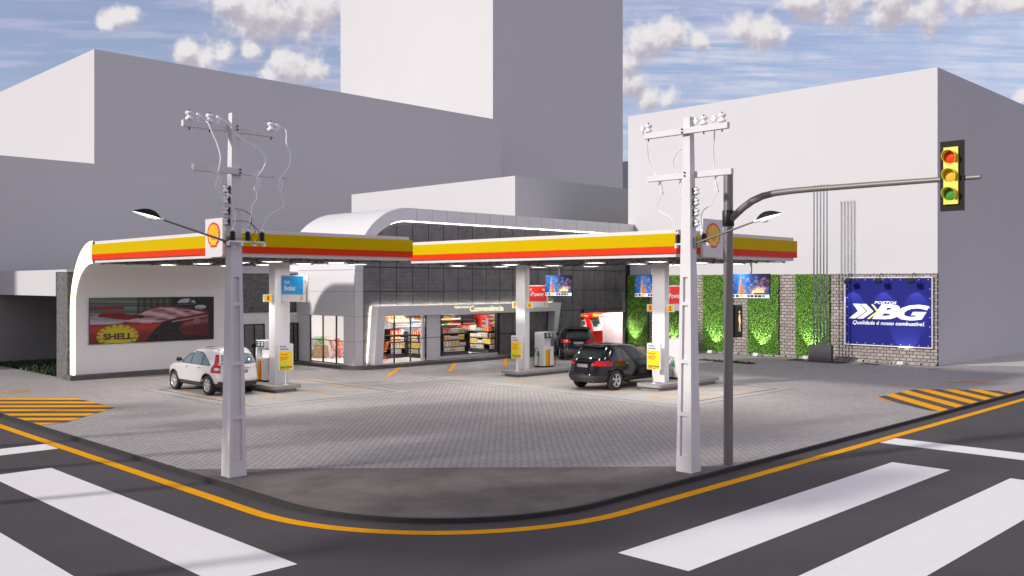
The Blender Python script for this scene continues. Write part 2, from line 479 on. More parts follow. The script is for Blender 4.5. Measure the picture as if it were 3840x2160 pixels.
mb = MB(); mb.poly([(-400, -400, RZ), (600, -400, RZ), (600, 600, RZ), (-400, 600, RZ)])
struct(mb.build('road', M['asphalt']))
k0 = corner(0)
mb = MB(); mb.poly([(p[0], p[1], 0) for p in reversed([(KX, 95.0)] + k0[1:] + [(47.0, 17.0), (47.0, 95.0)])][::1])
struct(mb.build('forecourt_paving', M['pavers']))
mb = MB(); mb.poly([(52.05, KY, 0), (140, KY, 0), (140, 95, 0), (47.0, 95, 0), (47.0, 17.0, 0)])
struct(mb.build('pavement', M['light_ground']))
band(0.0, 0.075, RZ - .02, 0.003, M['kerb'], 'kerb')
band(0.55, 0.79, 0, RZ + .005, M['orange_paint'], 'edge_line', closed=False)
arc = [p for p in corner(-0.002)[1:-1]]
ap = [(9.152, 19.1)] + [p for p in arc if p[1] < 19.1] + [(17.8, KY + .002)]
mb = MB(); mb.poly([(p[0], p[1], .004) for p in ap]); struct(mb.build('corner_apron', M['apron']))
def flat(name, pts, z, m): 
    mb = MB(); mb.poly([(p[0], p[1], z) for p in pts]); return struct(mb.build(name, m))
def rc(x0, x1, y0, y1): return [(x0, y0), (x1, y0), (x1, y1), (x0, y1)]
zr = RZ + .004
for x0 in (6.10, 3.60, 1.1): flat('crosswalk_stripe', rc(x0, x0 + 1.25, 11.7, 21.7), zr, M['white_paint'])
for y0 in (7.48, 5.0, 2.52): flat('crosswalk_stripe', rc(11.08, 21.13, y0, y0 + 1.27), zr, M['white_paint'])
flat('stop_line', rc(23.5, 24.48, -2, 10.05), zr, M['white_paint'])
flat('stop_line', rc(-4, 8.34, 24.1, 25.05), zr, M['white_paint'])
# driveway hatchings
hl = [(9.16, 27.9), (9.9, 27.95), (12.15, 30.1), (12.22, 33.55), (10.35, 35.5), (9.16, 35.55)]
hr = [(30.0, 10.89), (37.25, 10.89), (37.25, 12.0), (35.7, 13.9), (32.05, 13.9), (30.0, 11.3)]
for poly, s, c0 in ((hl, 1, 41.4), (hr, -1, 19.4)):
    flat('hatched_ramp', poly, .004, M['asphalt'])
    mb = MB()
    for k in range(-7, 8):
        c = c0 + 1.35 * k
        q = clip_half(clip_half(poly, 1, s, -(c - .36)), -1, -s, c + .36)
        if len(q) > 2: mb.poly([(p[0], p[1], .008) for p in q])
    struct(mb.build('hatch_paint', M['orange_paint']))
# fuelling pads
def ring(mb, x0, x1, y0, y1, w, z):
    for r in (rc(x0, x1, y0, y0 + w), rc(x0, x1, y1 - w, y1), rc(x0, x0 + w, y0 + w, y1 - w), rc(x1 - w, x1, y0 + w, y1 - w)):
        mb.poly([(p[0], p[1], z) for p in r])
for px, rects in (((14.95, 21.73, 26.75, 34.5), ((15.69, 17.55, 28.72, 33.06), (19.22, 21.10, 28.72, 33.06))),
                  ((24.95, 32.65, 17.25, 30.75), ((26.66, 31.04, 28.86, 30.6), (26.66, 31.04, 25.13, 27.0), (26.66, 31.04, 21.57, 23.5), (26.66, 31.04, 18.0, 19.82)))):
    flat('concrete_pad', rc(*px), .004, M['pad'])
    mb = MB(); ring(mb, px[0] + .42, px[1] - .46, px[2] + .44, px[3] - .44, .06, .008)
    struct(mb.build('drain_channel', M['drain']))
    mb = MB(); ring(mb, *px, .018, .008); struct(mb.build('pad_joint', M['drain']))
    for rr in rects:
        mb = MB(); ring(mb, *rr, .075, .008); struct(mb.build('bay_marking', M['orange_paint']))
flat('concrete_pad', rc(29.2, 38.8, 31.3, 34.1), .0035, M['pad'])
mb = MB(); ring(mb, 29.5, 38.5, 31.55, 33.9, .05, .0075); struct(mb.build('drain_channel', M['drain']))
for x0 in (24.45, 28.0, 31.57, 35.15, 38.7):
    d = .07
    flat('parking_line', [(x0 - d, 31.83 + d), (x0 + d, 31.83 - d), (x0 + 3.33 + d, 35.16 - d), (x0 + 3.33 - d, 35.16 + d)], .010, M['orange_paint'])
def arrow(o, d):
    u = Vector(d).normalized(); v = Vector((-u.y, u.x))
    P = [(-.75, .14), (.15, .14), (.05, .42), (.8, 0), (.05, -.42), (.15, -.14), (-.75, -.14)]
    mb = MB()
    for i in range(7):
        a = Vector(P[i]); b = Vector(P[(i + 1) % 7]); t = (b - a).normalized() * .035; nn = Vector((-t.y, t.x))
        q = [a - t + nn, a - t - nn, b + t - nn, b + t + nn]
        mb.poly([(o[0] + u.x * p.x + v.x * p.y, o[1] + u.y * p.x + v.y * p.y, .009 + i * .0004) for p in q])
    struct(mb.build('arrow_marking', M['orange_paint']))
arrow((11.45, 37.3), (-.6, -.8)); arrow((39.75, 13.35), (.75, -.65))
# planted strip, drains
flat('planting_strip', [(41.4, 27.45), (40.85, 24.0), (41.5, 23.9), (42.0, 27.4)], .006, M['soil'])
flat('floor_drain', rc(44.42, 45.72, 20.9, 24.1), .006, M['drain'])
flat('floor_drain', rc(44.93, 45.60, 19.4, 20.3), .006, M['drain'])
flat('floor_drain', [(44.35, 16.75), (44.5, 16.5), (45.1, 16.35), (44.8, 16.6)], .006, M['drain'])
def blades(name, rects, n, h, m):
    mb = MB()
    for _ in range(n):
        x0, x1, y0, y1 = random.choice(rects)
        x, y = random.uniform(x0, x1), random.uniform(y0, y1); a = random.uniform(0, math.tau); q = random.uniform(.5, 1) * h
        w = .035; c, s = math.cos(a) * w, math.sin(a) * w; lx, ly = random.gauss(0, .35) * q, random.gauss(0, .35) * q
        mb.add([(x - c, y - s, 0), (x + c, y + s, 0), (x + lx, y + ly, q)], [(0, 1, 2)])
    return struct(mb.build(name, m), 'stuff')
flat('soil_bed', rc(14.42, 26.0, 42.0, 50.55), .006, M['soil'])
blades('grass', [(14.45, 21, 42.1, 50.5)], 9000, .22, M['grass'])
blades('strip_grass', [(40.95, 41.85, 24.1, 27.3)], 260, .10, M['grass'])

# ------------------------------------------------------------------ plain massing blocks of the city
def block(name, label, x0, x1, y0, y1, z1, m=None):
    mb = MB(); mb.box(x0, x1, y0, y1, 0.0, z1); return tag(mb.build(name, m or M['plaster']), label, 'building')
block('plain_building', 'long white block with the sharp corner on the skyline behind the arched canopy wall', 28.63, 73.67, 75, 112, 22.55)
block('plain_tower', 'tall white tower block rising out of the picture behind the shop', 77.25, 102.4, 80, 111.6, 75)
block('plain_building', 'low white block in front of the long block, seen above the garage beam', 1.5, 27.0, 51.2, 61.7, 10.48)
block('plain_building', 'white block just behind the shop roof, corner towards the street', 42.70, 66.8, 42.15, 60.2, 11.0)
block('plain_building', 'narrow sliver of white block between the tower and the wall with the hedges', 112, 125, 84, 95, 22.6)
block('plain_building', 'big white windowless building behind the block wall and the blue banner', 46.5, 72, 17.05, 35.9, 14.53)

# garage building at the left edge
g = thing('garage_building', 'flat roofed white garage with dark open bay at the left edge', 'building', (18, 46, 0))
mb = MB(); mb.box(14.4, 15.0, 41.95, 62, 3.47, 4.60); mb.build('beam', M['plaster'], g)
mb = MB(); mb.box(15.0, 25.0, 41.95, 50.6, 3.6, 4.5); mb.build('roof', M['plaster'], g)
mb = MB(); mb.box(14.6, 25.0, 50.6, 51.0, 0.0, 3.6); mb.build('wall', M['graphite'] if 0 else mat('garage_grey_render', (.30, .29, .28), .9, var=.05), g)  # back wall in plain grey render

# wall wing between canopy arch and shop
g = thing('service_wing', 'low white wing with dark stone upper wall between the arched canopy and the shop', 'building', (20, 41, 0))
mb = MB(); mb.box(21.2, 25.27, 40.2, 40.5, 0.14, 2.57); mb.build('wall', M['offwhite'], g)
mb = MB(); mb.box(14.9, 25.27, 40.9, 41.9, 2.6, 4.5); mb.box(14.42, 14.9, 40.66, 41.9, 0.02, 4.5); mb.box(14.9, 21.2, 40.9, 41.9, .02, 2.6); mb.box(21.2, 25.27, 40.32, 40.9, 2.6, 4.5)
mb.build('stone_wall', M['stone'], g)
mb = MB(); mb.box(14.38, 25.27, 40.62, 41.95, 4.5, 4.6); mb.box(21.2, 25.27, 40.28, 40.62, 4.5, 4.6); mb.build('coping', M['plaster'], g)
for x0, x1 in ((22.24, 23.36), (24.72, 25.22)):
    mb = MB(); mb.box(x0, x1, 40.15, 40.19, .16, 2.06, 0)
    k = 0
    z = .24
    while z < 2.0:
        mb.prism([(x0 + .05, 40.15, z), (x0 + .05, 40.09, z - .03), (x0 + .05, 40.09, z - .018), (x0 + .05, 40.15, z + .012)], (x1 - x0 - .1, 0, 0), 1, False); z += .062
    for xa, xb in ((x0, x0 + .05), (x1 - .05, x1), ((x0 + x1) / 2 - .03, (x0 + x1) / 2 + .03)): mb.box(xa, xb, 40.08, 40.15, .16, 2.06, 2)
    d = mb.build('louvre_door', [M['black'], M['galv'], M['dark_steel']], g)
    if x1 - x0 > 1:
        mb = MB(); mb.box((x0 + x1) / 2 - .13, (x0 + x1) / 2 + .13, 40.05, 40.08, .95, 1.12); mb.build('latch', M['dark_steel'], d)

# ------------------------------------------------------------------ block wall, hedges, planter
w = thing('block_wall', 'rough grey block wall along the foot of the big white building', 'wall', (46.4, 26.5, 0))
mb = MB(); mb.box(46.33, 46.49, 17.0, 36.0, 0.0, 4.52); mb.build('masonry', M['blocks'], w)
mb = MB()
y = 17.0
while y < 35.6:
    mb.box(46.15, 46.33, y + .03, y + .66, .0, .10); y += .72
mb.build('footing_course', M['blocks'], w)

hedge_labels = ['ivy panel next to the red cash machines, against the dark shop front', 'ivy panel half hidden behind the canopy column and the power pole',
                'ivy panel between the power pole and the traffic light pole', 'ivy panel below the hanging screen right of the traffic light pole',
                'ivy panel behind the five chrome pipes']
def hedge_panel():
    t = thing('ivy_panel', 'x', 'ivy panel', (46.33, 0, .1), 0, 'ivy panels on the block wall')
    mb = MB(); mb.box(-.07, -.005, -.94, .94, .02, 4.38); mb.build('backing', M['ivy_back'], t, local=True)
    rnd = random.Random(3); mb = MB()
    for _ in range(9000):
        y, z = rnd.uniform(-.97, .97), rnd.uniform(0, 4.41); d = rnd.uniform(.05, .17)
        s = rnd.uniform(.025, .043); a = rnd.uniform(0, math.tau)
        n = Vector((-1, rnd.gauss(0, .55), rnd.gauss(.25, .55))).normalized()
        u = n.cross(Vector((0, math.cos(a), math.sin(a)))).normalized(); v = n.cross(u); c = Vector((-d, y, z))
        mb.add([c - u * s, c - v * s * .75 + n * .008, c + u * s * 1.1, c + v * s * .75 + n * .008], [(0, 1, 2, 3)])
    mb.build('foliage', M['ivy'], t, local=True); return t
hp = hedge_panel()
for i, (lab, y) in enumerate(zip(hedge_labels, (35.12, 32.2, 29.27, 26.34, 23.41))):
    o = hp if i == 0 else copy_tree(hp)
    o.location = (46.33, y, .1); o['label'] = lab
# little floodlights at the wall foot
def flood(y, label, x=45.50, power=55, tilt=.48, proto=[None]):
    if proto[0] is None:
        t = thing('ground_floodlight', 'x', 'floodlight', (0, 0, 0), 0, 'small floodlights along the wall foot')
        mb = MB(); mb.box(-.05, .05, -.03, .03, 0, .05); mb.build('bracket', M['white'], t, local=True)
        mb = MB(); mb.prism([(-.10, -.15, .05), (.08, -.15, .05), (.12, -.15, .16), (-.02, -.15, .20)], (0, .30, 0)); mb.build('housing', M['white'], t, local=True)
        proto[0] = t
    else: t = copy_tree(proto[0])
    t.location = (x, y, .004); t['label'] = label
    li = bpy.data.lights.new('flood_beam', 'SPOT'); li.energy = power; li.spot_size = R(62); li.spot_blend = .3; li.color = (1, .98, .88); li.shadow_soft_size = .05
    lo = bpy.data.objects.new('flood_beam', li); COL.objects.link(lo); lo.location = (x + .10, y, .24)
    lo.rotation_euler = Vector((tilt, 0, 1)).to_track_quat('-Z', 'Y').to_euler()
for y, lab in ((35.12, 'white floodlight at the foot of the ivy next to the cash machines'), (32.2, 'white floodlight at the foot of the ivy behind the column'),
               (29.27, 'white floodlight under the ivy between power pole and traffic light pole'), (26.34, 'white floodlight under the ivy below the hanging screen'),
               (23.41, 'white floodlight under the ivy behind the chrome pipes'), (18.45, 'white floodlight on the paving under the blue banner')):
    flood(y, lab, power=340 if y > 20 else 110)

# planter with five chrome pipes
t = thing('pipe_planter', 'dark concrete box with five tall chrome vent pipes in front of the ivy', 'vent pipes', (45.0, 22.15, 0))
mb = MB(); mb.box(44.5, 44.76, 21.52, 22.72, 0, .88, bev=.01); mb.build('box', M['graphite'], t)
for k in range(5):
    y = 22.5 - .177 * k
    mb = MB(); mb.tube([(44.63, y, .86), (44.63, y, 8.95)], .037, 12); p = mb.build('pipe', M['chrome'], t)
    mb = MB(); mb.tube([(44.63, y, 8.95), (44.66, y, 9.01), (44.72, y, 9.02)], .042, 10); mb.build('cap', M['galv'], p)

# blue banner with its three lamps
t = thing('banner', 'blue banner on white tube frame, fixed to the block wall at the corner', 'banner', (46.2, 19.38, .86))
fx = face_x(46.20)
mb = MB(); mb.slab(fx, -21.53, -17.24, .92, 4.26, -.02, 0); cloth = mb
mb = MB()
for a, b in (((-21.58, .87), (-17.19, .87)), ((-17.19, .87), (-17.19, 4.31)), ((-17.19, 4.31), (-21.58, 4.31)), ((-21.58, 4.31), (-21.58, .87))): mb.tube([fx.p(*a, 0), fx.p(*b, 0)], .032, 8)
mb.build('frame', M['white'], t)
mb = cloth; mb.cur = 1
for k in range(10):
    for v in (.97, 4.20): mb.lathe(fx.p(-21.4 + k * .447, v, .004), [(.02, 0), (.0, .006)], 8, 'x')
for k in range(1, 7):
    for u in (-21.47, -17.30): mb.lathe(fx.p(u, .97 + k * .462, .004), [(.02, 0), (.0, .006)], 8, 'x')
mb.build('cloth', [M['banner'], M['white_ink']], t)
mb = MB(); mb.cur = 0
mb.text(fx, 'POSTOS', -20.03, -18.90, 2.985, 3.115, .008, .02, .25)
sh = lambda v: (v - 2.22) * .17
def chev(u0, w): return [(u0 + .02, 2.97), (u0 + w + .0, 2.97), (u0 + w + .33, 2.60), (u0 + w - .22, 2.215), (u0 - .22, 2.215), (u0 + .27, 2.60)]
mb.shape(fx, [(-21.16, 2.97), (-20.80, 2.97), (-20.46, 2.60), (-21.02, 2.215), (-21.38, 2.215), (-20.88, 2.60)], .008)
mb.shape(fx, [(-20.74, 2.97), (-20.45, 2.97), (-20.08, 2.60), (-20.62, 2.215), (-20.94, 2.215), (-20.40, 2.60)], .008)
mb.shape(fx, [(-20.20, 2.96), (-20.10, 2.96), (-19.78, 2.60), (-20.28, 2.215), (-20.42, 2.215), (-19.92, 2.60)], .009, None, 1)
mb.text(fx, 'B', -20.15, -18.75, 2.215, 2.965, .008, .045, .30)
mb.text(fx, 'G', -18.92, -17.32, 2.19, 2.97, .010, .045, .30)
mb.text(fx, 'Qualidade é nosso combustível.', -21.16, -17.55, 1.89, 2.12, .008, .016, .30)
mb.build('lettering', [M['white_ink'], M['yellow_ink']], t)
def gooseneck(y, label, proto=[None]):
    if proto[0] is None:
        q = thing('gooseneck_lamp', label, 'lamp', (46.2, 0, 4.3), 0, 'gooseneck lamps above the blue banner')
        pts = []
        for k in range(11):
            a = math.pi * k / 10; pts.append((-.30 + .30 * math.cos(a), .04 * (1 - k / 5), .0 + .25 * math.sin(a) - .05 * k / 10))
        mb = MB(); mb.tube(pts, .016, 8); mb.build('arm', M['black'], q, local=True)
        mb = MB(); mb.prism([(-.70, -.15, -.30), (-.56, -.15, -.22), (-.52, -.15, -.08), (-.62, -.15, -.06), (-.74, -.15, -.2)], (0, .30, 0)); hd = mb.build('head', M['black'], q, local=True)
        mb = MB()
        for s in (-.16, .16): mb.tube([(-.6, s, -.22), (-.64, s * 1.2, -.02), (-.58, s, .0)], .008, 6)
        mb.tube([(-.58, -.16, 0), (-.58, .16, 0)], .008, 6); mb.build('yoke', M['black'], q, local=True)
        proto[0] = q
    else: q = copy_tree(proto[0])
    q.location = (46.2, y, 4.3); q['label'] = label
    li = bpy.data.lights.new('lamp_beam', 'SPOT'); li.energy = 60; li.spot_size = R(62); li.spot_blend = .3; li.color = (.95, .97, 1); li.shadow_soft_size = .04
    lo = bpy.data.objects.new('lamp_beam', li); COL.objects.link(lo); lo.location = (45.56, y, 3.98)
    lo.rotation_euler = Vector((.62, 0, -1.15)).to_track_quat('-Z', 'Y').to_euler()
for y, lab in ((21.15, 'black gooseneck lamp over the chevron end of the banner'), (19.55, 'black gooseneck lamp over the middle of the banner'), (17.95, 'black gooseneck lamp over the G end of the banner')): gooseneck(y, lab)
# ------------------------------------------------------------------ shell emblem
def emblem(mb, fr, cu, cv, w, h, n, red, yel):
    def P(x, y): return (cu + x * w, cv + y * h)
    out = [(-.24, -.5), (-.08, -.5), (0, -.53), (.08, -.5), (.24, -.5), (.27, -.36), (.38, -.34), (.44, -.2)]
    for k in range(15):
        a = -.35 + (math.pi + .7) * k / 14; out.append((.5 * math.cos(a), .05 + .45 * math.sin(a)))
    out += [(-.44, -.2), (-.38, -.34), (-.27, -.36)]
    inn = [(-.17, -.42), (.17, -.42), (.20, -.31), (.32, -.27)]
    lob = []
    for k in range(8):
        for q in (0.0, .33, .66, 1.0):
            a = -.28 + (math.pi + .56) * (k + q) / 8; r = 1.0 + .05 * math.sin(math.pi * q); lob.append((.40 * r * math.cos(a), .04 + .365 * r * math.sin(a)))
    inn += lob + [(-.32, -.27), (-.20, -.31)]
    mb.shape(fr, [P(*p) for p in out], n, None, red)
    mb.shape(fr, [P(*p) for p in inn], n + .004, None, yel)
    for k in range(1, 8):
        a = -.28 + (math.pi + .56) * k / 8; x1, y1 = .40 * math.cos(a), .04 + .365 * math.sin(a); x0, y0 = .07 * math.cos(a), -.26 + .05 * math.sin(a)
        d = Vector((x1 - x0, y1 - y0)).normalized(); t = Vector((-d.y, d.x))
        mb.shape(fr, [P(x0 + t.x * .006, y0 + t.y * .006), P(x0 - t.x * .006, y0 - t.y * .006), P(x1 - t.x * .016, y1 - t.y * .016), P(x1 + t.x * .016, y1 + t.y * .016)], n + .008, None, red)

# ------------------------------------------------------------------ canopies
def truss(parent, x0, x1, y0, y1):
    mb = MB(); mb.smooth = False
    nx, ny = max(2, round((x1 - x0) / 1.1)), max(2, round((y1 - y0) / 1.1)); dx, dy = (x1 - x0) / nx, (y1 - y0) / ny
    zb, zt, r = 4.80, 5.03, .009
    B = lambda i, j: Vector((x0 + i * dx, y0 + j * dy, zb)); T = lambda i, j: Vector((x0 + (i + .5) * dx, y0 + (j + .5) * dy, zt))
    for i in range(nx + 1):
        for j in range(ny + 1):
            if i < nx: mb.rod(B(i, j), B(i + 1, j), r)
            if j < ny: mb.rod(B(i, j), B(i, j + 1), r)
            p = B(i, j); mb.box(p.x - .035, p.x + .035, p.y - .035, p.y + .035, zb - .03, zb + .025)
            if i < nx and j < ny:
                for a, b in ((i, j), (i + 1, j), (i, j + 1), (i + 1, j + 1)): mb.rod(T(i, j), B(a, b), r)
                if i + 1 < nx: mb.rod(T(i, j), T(i + 1, j), r)
                if j + 1 < ny: mb.rod(T(i, j), T(i, j + 1), r)
    return mb.build('truss', M['truss'], parent)
def fixtures(parent, pts):
    for x, y in pts:
        mb = MB(); mb.box(x - .28, x + .28, y - .28, y - .255, 4.72, 4.83); mb.box(x - .28, x + .28, y + .255, y + .28, 4.72, 4.83); mb.box(x - .28, x - .255, y - .255, y + .255, 4.72, 4.83); mb.box(x + .255, x + .28, y - .255, y + .255, 4.72, 4.83); mb.box(x - .255, x + .255, y - .255, y + .255, 4.80, 4.828); f = mb.build('downlight', M['fixture'], parent)
        mb = MB(); mb.poly([(x - .24, y - .24, 4.765), (x - .24, y + .24, 4.765), (x + .24, y + .24, 4.765), (x + .24, y - .24, 4.765)]); mb.build('lens', M['fixture_glow'], f)
def bands(parent, sides):
    """coloured bands proud of the white roof edge; sides: (point, direction, length) seen from outside with u to the viewer's right"""
    for nm, z0, z1, m in (('red_band', 4.96, 5.172, M['red']), ('yellow_band', 5.175, 5.58, M['yellow'])):
        mb = MB()
        for fr, u0, u1 in sides: mb.slab(fr, u0, u1, z0, z1, .002, .085)
        mb.build(nm, m, parent)

# left canopy: flat roof that bends down into a wall
cl = thing('fuel_canopy', 'flat yellow and red edged canopy curving down into the white poster wall', 'canopy', (17.9, 30, 0))
LX0, LX1 = 14.58, 21.28
out = [(40.49, .2), (40.50, 2.7)] ; inn = [(40.06, .2), (40.05, 3.05)]
for k in range(1, 15):
    a = (math.pi / 2) * k / 14
    out.append((38.15 + 2.35 * math.cos(a), 2.7 + 3.0 * math.sin(a)))
    inn.append((38.15 + 1.90 * math.cos(a), 3.05 + 1.79 * math.sin(a)))
mb = MB()
n = len(out); x0, x1 = LX0 - .08, LX1
vs = [(x, y, z) for x in (x0, x1) for (y, z) in out] + [(x, y, z) for x in (x0, x1) for (y, z) in inn]
fs = [(i, i + 1, n + i + 1, n + i) for i in range(n - 1)]
mb.add(vs, fs, 0, True)
mb.add(vs, [(2 * n + i, 3 * n + i, 3 * n + i + 1, 2 * n + i + 1) for i in range(n - 1)], 0, True)
mb.add(vs, [(i, 2 * n + i, 2 * n + i + 1, i + 1) for i in range(n - 1)] + [(n + i, n + i + 1, 3 * n + i + 1, 3 * n + i) for i in range(n - 1)], 0, False)
mb.build('arch_wall', M['arch_white'], cl)
mb = MB()
xs = x0 - .006
mb.tube([(xs, y, z) for y, z in out], .022, 6); mb.tube([(xs, y, z) for y, z in inn], .022, 6)
mb.tube([(xs, 40.06, .2), (xs, 40.5, .2)], .022, 6); mb.build('led_line', M['led_warm'], cl)
mb = MB(); mb.box(LX0, LX1 - .02, 26.4, 38.15, 5.06, 5.70); mb.box(LX0, LX0 + .12, 26.4, 38.15, 4.84, 5.06); mb.box(LX0 + .12, LX1 - .02, 26.4, 26.52, 4.84, 5.06); mb.box(LX1 - .14, LX1 - .02, 26.52, 38.15, 4.84, 5.06)
mb.build('roof', M['white'], cl)
bands(cl, [(face_x(LX0), -38.22, -26.4 + .085), (face_y(26.4), LX0 + .001, LX1 + .08)])
truss(cl, LX0 + .25, LX1 - .3, 26.65, 38.0)
fixtures(cl, [(x, y) for x in (16.0, 18.5) for y in (27.0, 29.1, 31.8, 34.6)] + [(20.5, 28.5)])
mb = MB(); mb.box(18.24, 18.87, 30.57, 31.0, .25, 5.06, bev=.006); mb.build('column', M['white'], cl)
mb = MB(); mb.prism([(14.2, 39.72, 0), (21.3, 39.72, 0), (21.3, 40.55, 0), (14.2, 40.55, 0)], (0, 0, .19)); mb.build('plinth', M['plinth'], cl)

cr = thing('fuel_canopy', 'long flat yellow and red edged canopy on two columns behind the traffic pole', 'canopy', (28, 23, 0))
RX0, RX1, RY0, RY1 = 24.18, 31.72, 16.80, 29.9
mb = MB(); mb.box(RX0, RX1, RY0, RY1, 5.06, 5.70)
for a in ((RX0, RX0 + .12, RY0, RY1), (RX1 - .12, RX1, RY0, RY1), (RX0 + .12, RX1 - .12, RY0, RY0 + .12), (RX0 + .12, RX1 - .12, RY1 - .12, RY1)): mb.box(*a, 4.84, 5.06)
mb.build('roof', M['white'], cr)
bands(cr, [(face_x(RX0), -RY1, -RY0 + .085), (face_y(RY0), RX0 + .001, RX1 + .12)])
truss(cr, RX0 + .25, RX1 - .25, RY0 + .25, RY1 - .25)
fixtures(cr, [(x, y) for x in (25.05, 27.5, 29.85) for y in (18.15, 20.8, 25.0, 28.0)])
for y0, y1 in ((27.98, 28.53), (20.62, 21.2)):
    mb = MB(); mb.box(28.95, 29.24, y0, y1, .25, 5.06, bev=.006); mb.build('column', M['white'], cr)

def fascia_sign(fr, u0, u1, label, ex, group='scallop emblem signs on the canopy edges'):
    t = thing('emblem_sign', label, 'sign', tuple(fr.p((u0 + u1) / 2, 4.86, 0)), 0, group)
    r = .12; z0, z1 = 4.86, 6.10
    pts = [(u0, z1), (u0, z0 + r)] + [(u0 + r - r * math.cos(a), z0 + r - r * math.sin(a)) for a in (math.pi / 8 * k for k in range(1, 5))] \
        + [(u1 - r + r * math.sin(a), z0 + r - r * math.cos(a)) for a in (math.pi / 8 * k for k in range(0, 4))] + [(u1, z0 + r), (u1, z1)]
    mb = MB(); mb.prism([fr.p(u, v, .09) for u, v in pts], fr.n * ex); mb.build('panel', M['white'], t)
    mb = MB(); emblem(mb, fr, (u0 + u1) / 2, 5.58, .84, .80, .09 + ex + .012, 0, 1); mb.build('emblem', [M['red_sign'], M['yellow_sign']], t)
fascia_sign(face_x(LX0), -28.42, -27.28, 'white sign with red and yellow scallop on the sunny edge of the arched canopy', .10)
fascia_sign(face_y(RY0), 25.42, 26.60, 'white sign with red and yellow scallop on the shaded canopy edge behind the traffic pole', .10)

# ------------------------------------------------------------------ islands, pumps, signs
def island(label, x0, x1, y0, y1, long_x):
    t = thing('pump_island', label, 'pump island', ((x0 + x1) / 2, (y0 + y1) / 2, 0))
    mb = MB(); mb.box(x0 + .2, x1 - .2, y0 + .16, y1 - .16, 0, .13); mb.build('base', M['island'], t)
    pts = []; r = .22
    for cx, cy, a0 in ((x1 - r, y1 - r, 0), (x0 + r, y1 - r, 90), (x0 + r, y0 + r, 180), (x1 - r, y0 + r, 270)):
        for k in range(5): a = R(a0 + 22.5 * k); pts.append((cx + r * math.cos(a), cy + r * math.sin(a), .13))
    mb = MB(); mb.prism(pts, (0, 0, .12)); mb.build('top_slab', M['island'], t)
island('concrete pump island beside the white car', 17.75, 19.0, 29.85, 33.9, False)
island('concrete pump island under the farther column of the long canopy', 28.1, 32.6, 27.5, 28.72, True)
island('concrete pump island behind the power pole, beside the black car', 28.1, 32.3, 20.25, 21.4, True)

def make_pump():
    """local: display face towards -y, 0.66 wide (x), 0.55 deep (y), nozzle on the -x side"""
    t = thing('fuel_pump', 'x', 'fuel pump', (0, 0, 0), 0, 'white fuel pumps')
    W, D = .33, .28
    mb = MB(); mb.box(-W + .01, W - .01, -D + .01, D - .01, 0, .07); mb.build('base', M['dark_steel'], t, local=True)
    mb = MB(); mb.box(-W, W, -D, D, .07, .92, bev=.012); mb.box(-W, W, -D + .20, D, .918, 1.58, bev=.012)
    mb.box(-W, -W + .06, -D, -D + .21, .915, 1.30); mb.box(-W, W, -D, -D + .21, 1.29, 1.58, bev=.012); mb.build('body', M['white'], t, local=True)
    fr = face_y(-D)
    mb = MB(); mb.slab(fr, -W + .03, W - .03, 1.31, 1.56, .001, .012, 0)
    for u in (-.17, .07):
        for v in (1.47, 1.385): mb.slab(fr, u, u + .15, v, v + .055, .012, .016, 1)
    for u in (-.12, .10): mb.slab(fr, u, u + .06, 1.33, 1.35, .012, .016, 1)
    for v in range(6):
        for u in (-.275, .262): mb.slab(fr, u, u + .02, 1.34 + v * .034, 1.358 + v * .034, .012, .015, 1)
    mb.build('display', [M['black'], M['lcd']], t, local=True)
    mb = MB(); mb.slab(fr, -.20, -.02, .075, .80, .001, .006, 0); mb.slab(fr, -.02, .07, .075, .81, .001, .006, 1)
    emblem(mb, fr, .20, .78, .085, .09, .003, 1, 2); mb.build('livery', [M['yellow'], M['red_sign'], M['yellow_sign']], t, local=True)
    for s in (-1, 1):
        fs = Fr((s * W, 0, 0), (0, -1 if s < 0 else 1, 0))
        mb = MB(); mb.slab(fs, -.10, .06, .58, .90, .001, .03); mb.build('nozzle_holder', M['offwhite'], t, local=True)
        mb = MB(); mb.tube([fs.p(-.02, .88, .05), fs.p(-.02, .72, .06), fs.p(.0, .66, .07)], .03, 8); nz = mb.build('nozzle', M['galv'], t, local=True)
        mb = MB(); mb.prism([fs.p(-.06, .74, .03), fs.p(.03, .74, .03), fs.p(.05, .52, .03), fs.p(-.03, .50, .03), fs.p(-.06, .58, .03)], fs.n * .06); mb.build('grip', M['green'], nz, local=True)
        mb = MB(); pts = [(.02, .52, .07), (.03, .40, .08), (.04, .2, .10), (.0, .06, .13), (-.10, .02, .17), (-.19, .10, .19), (-.2, .3, .18), (-.18, .6, .13), (-.14, .84, .06), (-.12, .90, .01)]
        mb.tube([fs.p(*p) for p in pts], .014, 8); mb.build('hose', M['rubber'], t, local=True)
    return t
p0 = make_pump(); p0.location = (30.64, 28.40, .25); p0['label'] = 'white fuel pump beside the farther canopy column, dials facing the street'
dup(p0, (30.6, 21.13, .25), 0, 'white fuel pump partly hidden behind the power pole by the black car')
dup(p0, (18.64, 31.83, .25), R(-90), 'white fuel pump between the white car and the canopy column')

